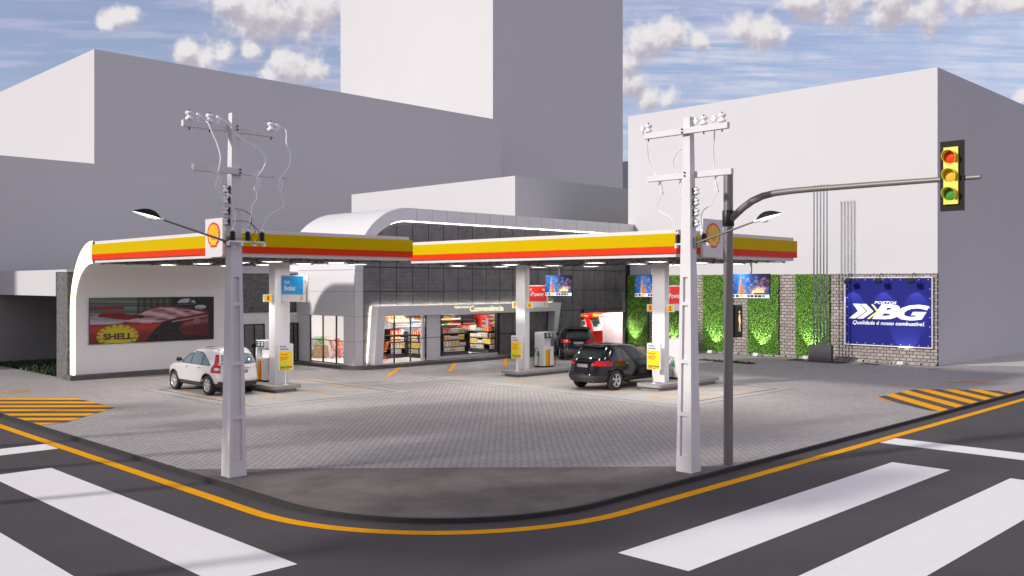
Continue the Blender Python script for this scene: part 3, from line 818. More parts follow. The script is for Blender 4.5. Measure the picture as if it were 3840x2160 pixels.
def totem(o, long_x, label):
    """service list sign on a thin post; o: post foot"""
    t = thing('service_sign', label, 'sign', o, 0, 'yellow and white fuel list signs')
    fr = Fr((o[0], o[1], 0), (0, -1, 0) if long_x else (1, 0, 0))
    w, z0, z1 = .31, .78, 1.77
    mb = MB(); mb.lathe((o[0], o[1], o[2]), [(.11, 0), (.11, .012), (.022, .03), (.022, .6)], 12); mb.build('post', M['white'], t)
    mb = MB(); pts = [(-w, z0), (w, z0), (w, z1 - .03), (w - .03, z1), (-w + .03, z1), (-w, z1 - .03)]
    mb.prism([fr.p(u, v, -.035) for u, v in pts], fr.n * .07); mb.build('panel', M['white'], t)
    mb = MB(); mb.rect(fr, -w + .015, w - .04, z0 + .015, z1 - .27, .037); mb.build('yellow_field', M['yellow_sign'], t)
    mb = MB(); n = .041; L = -w + .06
    mb.text(fr, 'Serviço', L, L + .26, 1.63, 1.715, n, .015, 0, 0, 0); mb.text(fr, 'Atendido', L, L + .36, 1.545, 1.615, n, .015, 0, 0, 0)
    mb.text(fr, 'V-Power', L, L + .33, 1.345, 1.42, n, .018, 0, 0, 1); mb.lathe(fr.p(L + .335, 1.44, n), [(.014, 0), (.014, .002)], 8, 'x' if long_x else 'y', 1)
    mb.text(fr, 'Gasolina', L, L + .36, 1.235, 1.305, n, .018, 0, 0, 1); mb.text(fr, 'Comum', L, L + .30, 1.165, 1.225, n, .018, 0, 0, 1)
    mb.text(fr, 'Etanol', L, L + .25, 1.055, 1.12, n, .018, 0, 0, 2); mb.text(fr, 'Comum', L, L + .30, .98, 1.04, n, .018, 0, 0, 2)
    mb.text(fr, 'Diesel Fórmula', L, L + .50, .875, .955, n, .025, 0, 0, 3); mb.text(fr, 'Diesel Aditivado', L, L + .36, .82, .86, n, .02, 0, 0, 3)
    mb.build('lettering', [M['navy_text'], M['red_text'], M['green_text'], M['black']], t)
totem((28.40, 27.92, .25), True, 'yellow fuel list sign on a post in front of the farther canopy column')
totem((28.40, 20.70, .25), True, 'yellow fuel list sign on a post between the black car and the power pole')
totem((18.46, 30.20, .25), False, 'yellow fuel list sign on a post in front of the column by the white car')

def promo(fr, u0, u1, label, field, big, small=None):
    t = thing('hanging_sign', label, 'sign', tuple(fr.p((u0 + u1) / 2, 2.95, 0)))
    z0, z1 = 2.95, 3.93
    for k, n in enumerate((0.0, -.13)):
        mb = MB(); mb.slab(fr, u0, u1, z0, z1, n - .05, n); mb.build('panel', M['white'], t)
    mb = MB(); mb.rect(fr, u0 + .02, u1 - .10, z0 + .27, z1 - .04, .004); mb.build('colour_field', field, t)
    mb = MB()
    for s, a, b, c, d, bo in (big): mb.text(fr, s, a, b, c, d, .009, bo)
    emblem(mb, fr, u1 - .21, z0 + .135, .13, .15, .004, 1, 2)
    if small: mb.tube([fr.p(small[0] + .045 * math.cos(q), small[1] + .045 * math.sin(q), .009) for q in (math.tau * k / 14 for k in range(15))], .014, 5)
    mb.build('lettering', [M['porcelain'], M['red_sign'], M['yellow_sign']], t)
promo(face_y(28.22), 29.25, 30.70, 'red and white hanging sign on the farther canopy column', M['red_sign'],
      [('V-Power', 29.30, 30.43, 3.44, 3.64, .02), ('Shell', 29.33, 29.62, 3.70, 3.80, .02)], (30.42, 3.72))
promo(face_y(20.88), 29.25, 30.62, 'red and white hanging sign cut off by the power pole', M['red_sign'],
      [('V-Power', 28.98 + .29, 30.40, 3.43, 3.64, .02), ('Shell', 29.33, 29.62, 3.70, 3.80, .02)], (30.38, 3.72))
promo(face_x(18.50), -30.56, -28.98, 'sky blue and white hanging sign on the column by the white car', M['blue_sign'],
      [('Evolux', -30.33, -29.57, 3.365, 3.555, .02), ('Shell', -30.33, -29.97, 3.615, 3.735, .015)])
bpy.data.objects['hanging_sign.002'].location.z += .385      # hangs a little higher than the other two
def number_plate(fr, u0, u1, v0, digit, label):
    t = thing('number_plate', label, 'sign', tuple(fr.p((u0 + u1) / 2, v0, 0)))
    mb = MB(); mb.slab(fr, u0, u1, v0, v0 + .28, -.05, 0); mb.build('plate', M['white'], t)
    mb = MB(); mb.rect(fr, u0 + .04, u1 - .04, v0 + .025, v0 + .255, .004); mb.build('yellow_field', M['yellow_sign'], t)
    c = (u0 + u1) / 2; w = .045 if digit == '1' else .065
    mb = MB(); mb.text(fr, digit, c - w, c + w, v0 + .05, v0 + .23, .009, .05); mb.build('digit', M['red_text'], t)
number_plate(face_x(29.05), -28.86, -28.535, 2.93, '3', 'yellow number plate 3 peeking out beside the farther column')
number_plate(face_x(29.05), -27.975, -27.60, 2.93, '4', 'yellow number plate 4 on the side of the farther column')
number_plate(face_x(29.05), -21.52, -21.205, 2.93, '1', 'yellow number plate 1 beside the column near the black car')
number_plate(face_x(29.05), -20.615, -20.26, 2.93, '2', 'yellow number plate 2 between the column and the power pole')
number_plate(face_y(30.75), 17.87, 18.235, 3.33, '1', 'yellow number plate 1 on the column by the white car')

# ------------------------------------------------------------------ hanging screens
def tree_scene(s, t):
    """out-of-focus lights with a lit little tree and a candle; a strip of small marks below"""
    if t < .14:
        cols = [(30, 45, 110), (20, 20, 20), (240, 170, 20), (235, 235, 235), (95, 25, 150), (25, 25, 25), (20, 30, 30), (40, 20, 35), (20, 130, 190), (240, 235, 235)]
        k = s * 10; q = k - int(k)
        if .03 < t < .12 and .08 < q < .92: return cols[min(9, int(k))]
        return (236, 236, 238)
    t = (t - .14) / .86
    base = [10 + 18 * t, 36 + 62 * math.exp(-((s - .30) / .22) ** 2), 78 + 80 * math.exp(-((s - .32) / .26) ** 2)]
    base = [max(0, b * (1.05 - .85 * max(0, s - .5) * (.4 + t))) for b in base]
    for (cx, cy, r, c, a) in BOKEH:
        d = math.hypot((s - cx) * 1.7, t - cy)
        if d < r: base = [b * (1 - a) + x * a for b, x in zip(base, c)]
    g = math.exp(-(((s - .70) / .16) ** 2 + ((t - .18) / .22) ** 2)); base = [b + g * x for b, x in zip(base, (230, 140, 40))]
    if .10 < t < .17 and .56 < s < .86: base = [255, 225, 160]
    if t < .10 and .60 < s < .82: base = [110, 50, 20]
    w = .085 * (1 - t / .93)
    if t < .93 and abs(s - .24) < w * (.85 + .3 * RN.random()):
        q = (s - .24) / w; k = .6 + .5 * RN.random()
        base = [230 * k, 110 * k, 45 * k] if q > -.25 else [150 * k, 160 * k, 190 * k]
    return tuple(min(255, max(0, b)) for b in base)
RN = random.Random(5)
BOKEH = [(RN.random(), RN.random() * .9, RN.uniform(.03, .09), RN.choice([(200, 120, 190), (90, 160, 220), (230, 130, 110), (60, 130, 190), (240, 150, 60)]), RN.uniform(.12, .4)) for _ in range(110)]
BOKEH = [b for b in BOKEH if b[0] > .3 or b[3][2] > 150]
def screen(y, label):
    t = thing('hanging_screen', label, 'screen', (30.0, y, 4.83), 0, 'flat screens hung under the canopy')
    fr = face_x(30.0)
    mb = MB(); mb.box(30.001, 30.07, y - .78, y + .78, 3.47, 4.36, bev=.008); mb.build('case', M['black'], t)
    picture('picture', fr, -y - .765, -y + .765, 3.485, 4.345, 96, 60, tree_scene, M['screen'], t)
    mb = MB(); mb.tube([(30.05, y, 4.36), (30.05, y, 5.06)], .042, 10); mb.build('hanger', M['galv'], t)
screen(17.59, 'hanging screen just right of the traffic light pole')
screen(22.05, 'hanging screen cut by the near canopy column, over the ivy')
screen(26.97, 'hanging screen in front of the dark shop cladding')

# ------------------------------------------------------------------ racing poster
def inside(p, poly):
    x, y = p; c = False; j = len(poly) - 1
    for i in range(len(poly)):
        (xi, yi), (xj, yj) = poly[i], poly[j]
        if (yi > y) != (yj > y) and x < (xj - xi) * (y - yi) / (yj - yi) + xi: c = not c
        j = i
    return c
BODY = [(0, 0), (0, .55), (.10, .60), (.30, .60), (.40, .66), (.45, .75), (.52, .80), (.66, .80), (.74, .77), (.86, .70), (.96, .66), (.97, .50), (.97, .10), (1, 0)]
SHEEN = [(.20, .50), (.34, .585), (.45, .72), (.54, .775), (.68, .77), (.80, .70), (.93, .64), (.80, .58), (.66, .52), (.55, .44), (.42, .42), (.30, .45)]
NOSE = [(0, .42), (0, .60), (.10, .66), (.18, .56), (.27, .47), (.22, .43)]
SCOOP = [(.05, .60), (.11, .73), (.17, .72), (.30, .62), (.37, .54), (.28, .50), (.20, .53)]
GAP = [(.31, .60), (.40, .61), (.44, .56), (.38, .53)]
WELL = [(.43, 0), (.46, .14), (.52, .33), (.58, .44), (.66, .50), (.72, .42), (.70, .25), (.74, .12), (.99, .08), (1, 0)]
LOWER = [(.70, .24), (.76, .42), (.95, .55), (.965, .22), (.80, .14)]
def race(s, t):
    """a blurred old red racing car rushing past, yellow scallop badge in the lower left"""
    h = math.sin(s * 91.7 + t * 57.3) * 43758.5; h -= math.floor(h)
    k = .5 + .28 * math.sin(t * 41 + 2 * math.sin(s * 3)) + .22 * math.sin(t * 97 + s * 4)
    c = [62 + 74 * k, 76 + 74 * k, 72 + 66 * k]
    if s > .36: c = [x * (.55 + .3 * math.sin(s * 60) ** 2) for x in c]
    if s > .64: c = [x * .35 + 22 * (h > .86) for x in c]
    if s < .26 and .74 < t < .82: c = [112 + 50 * k, 34, 34]
    if inside((s, t), BODY):
        c = [150 - 60 * (1 - t), 22 + 10 * h, 22 + 8 * h]
        if s < .55 and t < .42: c = [118 + 70 * math.exp(-((t - .30 - .1 * s) / .12) ** 2), 30 + 26 * math.exp(-((t - .33) / .08) ** 2), 24]
    if inside((s, t), SHEEN):
        q = .5 + .5 * math.sin(s * 26 + t * 34 + 2 * math.sin(s * 8)); r = .5 + .5 * math.sin(t * 60 - s * 17)
        c = [168 + 52 * q, 122 + 88 * q * (.6 + .4 * r), 128 + 88 * q * (.6 + .4 * r)]
        if r > .86 and q < .5: c = [140, 34, 40]
    if inside((s, t), NOSE): q = .5 + .5 * math.sin(t * 30 + s * 6); c = [150 + 40 * q, 146 + 40 * q, 160 + 40 * q]
    if inside((s, t), SCOOP): c = [104 + 50 * max(0, .70 - t) * 3, 14, 20] if t < .66 else [150, 50, 54]
    if inside((s, t), GAP): c = [26, 12, 14]
    if inside((s, t), WELL): c = [14 + 70 * (h > .90), 12 + 62 * (h > .90), 12 + 60 * (h > .90)]
    if inside((s, t), LOWER): q = math.exp(-((t - .40 - .35 * (s - .8)) / .06) ** 2); c = [96 + 60 * q, 26 + 60 * q, 24 + 56 * q]
    l = t - (.43 + (s - .64) * .40)
    if .64 < s < .95 and abs(l) < .020: c = [176, 168, 166] if l > -.004 else [40, 34, 34]
    e = math.hypot((s - .765) / .078, (t - .87) / .10)
    if e < 1: c = [206, 210, 214] if abs(s - .79 - (t - .86) * .2) > .014 else [70, 84, 140]
    if e < 1.05 and t < .875 and s < .835: c = [20, 18, 20] if abs(t - .835) > .012 else [90, 96, 100]
    if math.hypot((s - .86) / .035, (t - .86) / .09) < 1 and e > 1: c = [18, 18, 20]
    if math.hypot((s - .885) / .050, (t - .765) / .052) < 1: c = [206, 220, 214] if t > .75 else [150, 170, 165]
    if math.hypot((s - .855) / .026, (t - .44) / .070) < 1: c = [60 + 140 * h, 50 + 120 * h, 60 + 120 * h]
    if s > .955 and t < .82: c = [26, 24, 24]
    a = math.atan2((t - .16) / .25, (s - .21) / .16); r = math.hypot((s - .21) / .16, (t - .16) / .25)
    if r < 1 and not (r > .78 and math.sin(a * 17) > .70): c = [222 - 24 * r, 212 - 26 * r, 34]
    return tuple(min(255, max(0, .86 * x + 5 * (h - .5))) for x in c)
t = thing('racing_poster', 'wide racing car poster on the white wall behind the white car', 'poster', (17.9, 40.03, 1.44))
fy = face_y(39.975)
mb = MB(); mb.slab(fy, 15.06, 20.66, 1.44, 3.40, -.03, 0); mb.build('board', M['black'], t)
picture('print', fy, 15.08, 20.64, 1.455, 3.385, 230, 84, race, M['poster'], t)
mb = MB(); mb.text(fy, 'SHELL', 15.62, 16.90, 1.60, 1.88, .008, .05, .0); mb.build('lettering', mat('brown_print', (.07, .02, .015), .5, var=0), t)
# ------------------------------------------------------------------ convenience shop
S = thing('convenience_shop', 'shop with rounded white metal frame, dark tiled front and lit windows', 'building', (35.9, 38.3, 0))
SX0, SX1, FY, BY = 25.28, 46.48, 35.40, 41.4
outer = [(SX0, .18), (SX0, 4.4)]; inner = [(SX0 + .47, .18), (SX0 + .47, 4.4)]
for k in range(1, 17):
    a = (math.pi / 2) * k / 16
    outer.append((28.5 - 3.22 * math.cos(a), 4.4 + 3.3 * math.sin(a))); inner.append((28.5 - 2.75 * math.cos(a), 4.4 + 2.69 * math.sin(a)))
outer.append((SX1, 7.70)); inner.append((SX1, 7.09))
mb = MB(); n = len(outer)
vs = [(x, FY, z) for x, z in outer] + [(x, FY, z) for x, z in inner] + [(x, FY + .34, z) for x, z in inner]
mb.add(vs, [(n + i, i, i + 1, n + i + 1) for i in range(n - 1)], 0, False)
mb.add(vs, [(2 * n + i, n + i, n + i + 1, 2 * n + i + 1) for i in range(n - 1)], 0, True)
# panel joints on the frame
for x in [28.97 + k for k in range(0, 18)]: mb.box(x - .008, x + .008, FY - .002, FY + .01, 7.09, 7.70, 1)
for z in (1.29, 2.46, 3.63, 4.6): mb.box(SX0 + .01, SX0 + .47, FY - .002, FY + .01, z - .007, z + .007, 1)
mb.build('front_frame', [M['aluminium'], M['grey_steel']], S)
# vaulted skin over the roof and down the side (with the corner window left open)
mb = MB()
va = [(x, FY, z) for x, z in outer[1:]] + [(x, BY, z) for x, z in outer[1:]]; n = len(outer) - 1
mb.add(va, [(i, n + i, n + i + 1, i + 1) for i in range(n - 1)], 0, True)
for y0, y1, z0, z1 in ((FY + .03, 36.28, .18, 4.4), (36.28, 39.17, 2.48, 4.4), (39.17, BY, .18, 4.4)):
    mb.box(SX0, SX0 + .12, y0, y1, z0, z1, 0)
for z in (3.63, 4.7 - .05, 2.48): mb.box(SX0 - .003, SX0 + .01, FY + .01, 40.2, z - .006, z + .006, 1)
for z in (1.29,): mb.box(SX0 - .003, SX0 + .01, FY + .01, 36.28, z - .006, z + .006, 1)
mb.poly([(x, BY, z) for x, z in outer] + [(SX1, BY, .18)], 0)
mb.build('roof_skin', [M['white'], M['grey_steel']], S)
# tiled cladding
arch = list(reversed(inner))
mb = MB(); g = .018
zs = [.18, 1.29, 2.455, 3.625, 4.785, 5.945, 7.12]; xs = [25.76, 26.96] + [27.96 + k for k in range(0, 19)]
conv = [(SX1, .10), (SX1, 7.09)] + [p for p in reversed(inner[1:-1])] + [(SX0 + .47, .10)]
conv = list(conv)
for i in range(len(xs) - 1):
    for j in range(len(zs) - 1):
        x0, x1, z0, z1 = xs[i] + g, xs[i + 1] - g, zs[j] + g, zs[j + 1] - g
        if x1 < 25.9: continue
        if z1 < 2.5:
            if x0 < 26.5: x1 = 26.5
            elif x0 < 34.6: continue
            if 41.6 < x1 and x0 < 45.8:
                if x0 < 41.69: x1 = min(x1, 41.66)
                elif j == 1: z0 = 2.24
                else:
                    if x1 < 45.9: continue
                    x0 = 45.82
                    if x1 - x0 < .1: continue
        q = clip_convex([(x0, z0), (x1, z0), (x1, z1), (x0, z1)], conv)
        if len(q) < 3: q = clip_convex([(x0, z0), (x1, z0), (x1, z1), (x0, z1)], list(reversed(conv)))
        if len(q) > 2: mb.prism([(a, 35.68, b) for a, b in q], (0, .05, 0), 0, False)
mb.build('tiled_cladding', M['mesh_panel'], S)
mb = MB(); mb.box(26.9, SX1, 35.74, 35.80, 2.46, 7.1); mb.box(25.4, 26.9, 35.74, 35.80, .18, 5.6); mb.box(34.7, 41.67, 35.74, 35.80, .18, 2.46); mb.box(45.8, SX1, 35.74, 35.8, .18, 2.46)
mb.box(41.67, 45.8, 35.74, 35.8, 2.24, 2.46); mb.build('backing_wall', M['black'], S)
mb = MB(); mb.tube([(x + .05, FY + .26, z - (.03 if z > 5 else 0)) for x, z in inner[1:]], .014, 6); mb.tube([(SX0 + .51, FY + .26, .2), (SX0 + .51, FY + .26, 4.4)], .014, 6)
mb.build('led_strip', M['led'], S)
# plinth with rounded corner
pts = [(SX1, 34.97)] + [(26.0 - .95 * math.sin(a), 35.92 - .95 * math.cos(a)) for a in (math.pi / 12 * k for k in range(0, 7))] + [(25.05, 39.6), (24.8, 39.9), (24.2, 40.0), (21.3, 40.0), (21.3, 40.3), (25.3, 40.3), (SX1, 40.3)]
mb = MB(); mb.prism([(x, y, 0) for x, y in reversed(pts)], (0, 0, .17)); mb.build('plinth', M['plinth'], S)
# entrance portal
PY = 35.10
mb = MB()
po = [(26.19, .18), (26.40, 2.93), (39.30, 2.93), (38.74, .18)]; pi_ = [(26.68, .18), (26.82, 2.46), (38.78, 2.46), (38.58, .18)]
for a, b, c, d in ((0, 1, 1, 0), (1, 2, 2, 1), (2, 3, 3, 2)):
    q = [po[a], po[b], pi_[c], pi_[d]]; mb.prism([(x, PY, z) for x, z in q], (0, .49, 0), 0, False)
mb.build('entrance_portal', M['aluminium'], S)
mb = MB(); mb.box(26.45, 39.2, 35.592, 35.602, 2.885, 2.915); mb.prism([(26.225, 35.592, .25), (26.255, 35.592, .25), (26.445, 35.592, 2.85), (26.415, 35.592, 2.85)], (0, .01, 0)); mb.build('led_strip', M['led_wash'], S)
mb = MB(); fy = face_y(PY)
mb.text(fy, 'MERCADO', 31.19, 32.19, 2.75, 2.865, .004, .0, 0, .004); mb.text(fy, 'Conveniência', 32.24, 34.68, 2.565, 2.865, .004, .006, 0, .004)
mb.build('lit_lettering', M['letters'], S)
# glazing: two windows, one closed bay
def glazing(fr, u0, u1, v0, v1, us, vs, name='window'):
    mb = MB(); w = .028
    for u in us: mb.slab(fr, u - w, u + w, v0, v1, -.03, .03)
    for v in vs: mb.slab(fr, u0, u1, v - .018, v + .018, -.028, .028)
    f = mb.build(name, M['black'], S)
    mb = MB(); mb.rect(fr, u0, u1, v0, v1, 0.0); mb.build('pane', M['glass'], f)
fw = face_y(35.62)
glazing(fw, 26.7, 29.74, .18, 2.46, (27.76, 28.76, 29.74), (1.30,))
mb = MB(); mb.slab(fw, 29.77, 30.69, .2, 1.285, -.05, .01); mb.slab(fw, 29.77, 30.69, 1.315, 2.46, -.05, .01); mb.build('closed_bay', M['aluminium'], S)
mb = MB(); mb.box(29.55, 29.70, 35.66, 35.8, .18, 2.46); mb.build('jamb', M['white'], S)
glazing(fw, 30.69, 34.74, .33, 2.42, (30.72, 34.71), (.35, 2.40))
mb = MB(); mb.slab(fw, 30.69, 34.74, .18, .33, -.05, .012); mb.build('sill', M['aluminium'], S)
fs_ = face_x(SX0 + .05)
glazing(fs_, -39.17, -36.28, .2, 2.48, (-39.14, -38.05, -36.93), (1.29, .22))
# interior
mb = MB(); mb.box(SX0 + .12, 41.6, 35.7, 41.2, .10, .18); mb.build('floor', M['floor'], S)
mb = MB(); mb.box(SX0 + .12, 41.6, 35.82, 41.2, 2.75, 2.82); mb.build('ceiling', M['white'], S)
mb = MB(); mb.box(SX0 + .12, 41.6, 41.2, 41.3, .18, 2.75); mb.box(41.5, 41.6, 35.85, 41.2, .18, 2.75); mb.build('inner_wall', M['plaster'], S)
for x, y in ((27, 37.2), (27, 39.5), (30, 37.0), (30, 39.5), (33, 37.0), (33, 39.5), (36, 37.0), (36, 39.5), (39, 38.5)):
    mb = MB(); mb.box(x - .5, x + .5, y - .12, y + .12, 2.71, 2.745); mb.build('ceiling_light', M['ceiling_glow'], S)
mb = MB(); mb.box(SX0 + .35, SX0 + .41, 39.75, 39.81, .4, 2.6); mb.build('lit_post', M['led_warm'], S)
# cash machine recess
mb = MB(); mb.box(41.68, 45.8, 37.3, 37.4, .17, 2.6); mb.box(45.80, 45.9, 35.81, 37.3, .17, 2.6); mb.box(41.61, 41.68, 35.81, 37.3, .17, 2.6); mb.box(41.68, 45.8, 35.81, 37.3, 2.6, 2.68); mb.build('recess', M['white'], S)
mb = MB(); mb.box(43.0, 45.4, 36.0, 36.2, 2.54, 2.59); mb.build('ceiling_light', M['ceiling_glow'], S)  # panel added out of sight above the opening to brighten the recess

def cash_machine(x, label):
    t = thing('cash_machine', label, 'cash machine', (x, 36.7, .17), 0, 'red cash machines in the recess')
    t.rotation_euler = (0, 0, R(-3)); t.scale = (1.28, 1.05, 1)
    mb = MB(); mb.prism([(-.36, -.42, 0), (-.36, -.42, .92), (-.36, -.34, 1.05), (-.36, -.14, 1.75), (-.36, -.42, 1.78), (-.36, -.42, 2.03), (-.36, .42, 2.03), (-.36, .42, 0)], (.72, 0, 0)); mb.build('cabinet', M['atm_red'], t, local=True)
    mb = MB(); mb.prism([(-.30, -.46, .96), (-.30, -.40, 1.06), (-.30, -.17, 1.70), (-.30, -.12, 1.70), (-.30, -.3, 1.0)], (.60, 0, 0)); c = mb.build('console', M['atm_grey'], t, local=True)
    fr = Fr((0, -.415, 1.05), (1, 0, 0), (0, .335, .94))
    mb = MB(); mb.slab(fr, -.22, .04, .18, .50, .012, .03); mb.build('display', M['black'], c, local=True)
    mb = MB(); mb.slab(fr, .10, .24, .32, .56, .012, .03); mb.build('camera_window', M['black'], c, local=True)
    mb = MB(); fy2 = face_y(-.425)
    mb.slab(fy2, -.30, -.05, 1.84, 1.97, 0, .004, 0); mb.slab(fy2, -.0, .28, 1.85, 1.92, 0, .004, 1); mb.slab(fy2, -.26, -.22, .3, .6, 0, .01, 2)
    for u, v in ((-.2, .06), (.12, .06), (.12, .2)): mb.slab(fr, u, u + .11, v, v + .04, .013, .017, 1)
    mb.build('stickers', [M['yellow_sign'], M['white'], M['black']], t, local=True)
cash_machine(43.95, 'red cash machine with silver console, the fully visible one of the pair')
cash_machine(42.62, 'red cash machine half hidden by the edge of the recess and the black car')

# ------------------------------------------------------------------ shop fittings
def rack(name, label, x0, x1, y0, y1, zs, side=True, m='shelf', base=.2):
    t = thing(name, label, 'shelf rack', ((x0 + x1) / 2, (y0 + y1) / 2, .18))
    mb = MB(); mb.box(x0 - .0, x1, y0, y1, .18, .18 + base); mb.build('base', M[m], t)
    mb = MB()
    if side: mb.box((x0 + x1) / 2 - .03, x1 - .0, y0 + .30, y1, .18 + base, zs[-1] + .10)
    else: mb.box(x0, x1, y1 - .06, y1, .18 + base, zs[-1] + .30); mb.box(x1 - .04, x1, y0, y1 - .06, .18 + base, zs[-1] + .12)
    mb.build('back_panel', M[m], t)
    for z in zs:
        mb = MB(); mb.box(x0, x1 - (.001 if side else .04), y0, y1 - (0 if side else .06), z - .045, z); mb.build('shelf', M[m], t)
    return t
ZS = [.40, .68, 1.02, 1.37]
rack('shelf_rack', 'black shelf rack behind the chair window, facing the street', 28.2, 30.15, 37.75, 38.3, ZS, False)
rack('shelf_rack', 'black shelf rack end right in the chair window', 30.33, 31.3, 36.85, 38.6, ZS)
rack('shelf_rack', 'black shelf rack filling the left half of the big shop window', 31.1, 33.76, 36.85, 37.4, ZS, False)
rack('shelf_rack', 'black shelf rack at the right side of the big shop window', 35.30, 36.3, 36.85, 38.9, ZS)
rack('shelf_rack', 'black shelf rack deeper inside, between the two big window racks', 33.95, 36.9, 39.0, 39.5, ZS, False)
rack('wall_rack', 'black bottle rack on the back wall seen at the top of the big window', 34.9, 38.05, 40.75, 41.15, [1.16, 1.50, 1.84], False)
rack('wall_rack', 'white wall rack of tins on the back wall behind the chair window', 31.6, 34.6, 40.75, 41.15, [1.30, 1.62, 1.92], False, 'white')
rack('wall_rack', 'white wall rack with red cans right of the red cooler', 38.96, 40.6, 40.75, 41.15, [1.36, 1.62, 1.87], False, 'white')
mb = MB(); mb.box(31.6, 34.6, 40.6, 40.7, 2.12, 2.3); tag(mb.build('header_board', M['shelf']), 'black header board above the white wall rack', 'header board')

_P = {}
def pack(kind, w, d, h, base, patches):
    """small printed carton; patches: (colour, u0, u1, v0, v1) in shares of the front and of the left side"""
    mb = MB(); mb.box(-w / 2, w / 2, 0, d, 0, h, 0)
    ms = [mat(kind + '_print', base, .4, var=.05, vs=30)]
    for k, (c, u0, u1, v0, v1) in enumerate(patches):
        ms.append(mat(kind + '_patch', c, .4, var=0))
        mb.slab(face_y(0), -w / 2 + u0 * w, -w / 2 + u1 * w, v0 * h, v1 * h, 0, .002 + .001 * k, k + 1)
        mb.slab(Fr((-w / 2, 0, 0), (0, -1, 0)), -d + u0 * d, -d + u1 * d, v0 * h, v1 * h, 0, .002 + .001 * k, k + 1)
    _P[kind] = mb, ms
def roundp(kind, prof, ms):
    mb = MB()
    for k, pr in enumerate(prof): mb.lathe((0, .05, 0), pr, 12, 'z', k)
    _P[kind] = mb, ms
W_ = (.78, .76, .72); RD = (.72, .035, .012); YL = (.80, .58, .05); BL = (.05, .35, .65); GN = (.12, .42, .06); OR = (.80, .30, .05); BR = (.22, .09, .03); CR = (.78, .64, .42); PU = (.30, .10, .42)
pack('red_cereal_box', .21, .07, .27, RD, [(CR, .3, .95, .08, .5), (W_, .2, .8, .62, .74)])
pack('orange_cereal_box', .20, .07, .25, CR, [(OR, .0, .35, 0, 1), (W_, .35, .9, .55, .9), (OR, .45, .95, .12, .4)])
pack('yellow_box', .20, .08, .27, YL, [(W_, .1, .9, .72, .92), (BR, .35, .8, .5, .66)])
pack('strawberry_box', .21, .07, .27, W_, [(RD, .35, .62, .55, .95), (GN, .35, .6, .05, .55), (RD, .78, .84, .15, .8)])
pack('muesli_box', .20, .07, .28, (.80, .55, .22), [(BR, .32, .78, .25, .72), (CR, .42, .68, .36, .6)])
pack('tea_box', .16, .08, .25, (.76, .70, .62), [(PU, .15, .85, .12, .36), (GN, .05, .95, .48, .58), (OR, .3, .7, .68, .92)])
pack('cocoa_bag', .19, .09, .20, (.74, .66, .56), [(BR, .38, .62, .15, .38), (W_, .2, .8, .45, .85), (BL, .0, 1, 0, .08)])
pack('yellow_purple_bag', .17, .08, .26, (.80, .76, .40), [(PU, .1, .9, .45, .66), (W_, .15, .7, .72, .95), (BR, .3, .8, .08, .3)])
pack('blue_snack_box', .15, .07, .19, BL, [(YL, .25, .75, .3, .9), (W_, .3, .7, .05, .22)])
pack('red_snack_box', .15, .07, .19, RD, [(YL, .25, .75, .3, .9), (W_, .3, .7, .05, .22)])
pack('white_milk_box', .13, .08, .26, W_, [(OR, .1, .9, .08, .24), (CR, .2, .8, .62, .78)])
pack('sauce_jar', .15, .09, .20, (.42, .37, .30), [(W_, .2, .8, .15, .75), (RD, .35, .65, .2, .48)])
pack('blue_white_box', .19, .08, .22, (.76, .74, .66), [(BL, .1, .5, .6, .9), (YL, .45, .9, .1, .5), (BR, .1, .4, .2, .4)])
roundp('tin', [[(.075, 0), (.075, .22), (.0, .221)], [(.076, .05), (.076, .10)]], [mat('tin_cream', (.70, .60, .48), .4, var=.1), mat('tin_band', (.35, .20, .10), .4)])
roundp('red_can', [[(.04, 0), (.04, .14), (.0, .141)]], [mat('can_red', (.62, .02, .02), .25, var=.3, vs=30)])
roundp('yellow_can', [[(.04, 0), (.04, .14), (.0, .141)]], [mat('can_yellow', (.55, .45, .08), .25, var=.3, vs=30)])
roundp('white_tin', [[(.06, 0), (.06, .15), (.0, .151)], [(.061, .03), (.061, .08)]], [mat('tin_white', (.75, .73, .70), .4), mat('tin_label', (.45, .15, .12), .4, var=.4, vs=10)])
bp = [(.035, 0), (.038, .16), (.014, .22), (.013, .29), (0, .291)]
def bottle(kind, c, lab, cap):
    roundp(kind, [bp, [(.039, .04), (.039, .13)], [(.015, .255), (.015, .292), (0, .293)]], [mat(kind + '_glass', c, .1, var=0), mat(kind + '_label', lab, .5, var=0), mat(kind + '_cap', cap, .4, var=0)])
bottle('amber_bottle', (.35, .18, .04), (.62, .45, .12), (.5, .4, .1)); bottle('red_bottle', (.45, .03, .01), W_, (.75, .70, .66)); bottle('green_bottle', (.03, .12, .02), (.10, .30, .04), (.02, .05, .01))
bottle('dark_bottle', (.02, .012, .01), (.72, .66, .62), (.05, .03, .03)); bottle('orange_bottle', (.55, .18, .04), (.75, .55, .35), (.7, .2, .05)); bottle('ketchup_bottle', (.60, .04, .01), (.78, .70, .60), (.70, .08, .02))
bc = [(.05, 0), (.055, .20), (.02, .30), (.016, .34), (0, .341)]
roundp('cola_bottle', [bc, [(.056, .07), (.056, .16)], [(.02, .33), (.02, .37), (0, .371)]], [mat('cola_dark', (.012, .006, .004), .1), mat('cola_label', (.72, .06, .04), .4, var=.3, vs=25), mat('cola_cap', (.7, .01, .01), .4)])
_made = {}
def put(kind, x, y, z, rz, label, group):
    if kind not in _made:
        mb, ms = _P[kind]; o = mb.build(kind, ms, keep=True); _made[kind] = o; tag(o, label, 'packet', group)
    else:
        o = _made[kind].copy(); COL.objects.link(o); o['label'] = label; o['group'] = group
    o['category'] = 'bottle' if 'bottle' in kind else ('can' if 'can' in kind or 'tin' in kind else 'packet')
    o.location = (x, y, z); o.rotation_euler = (0, 0, rz)
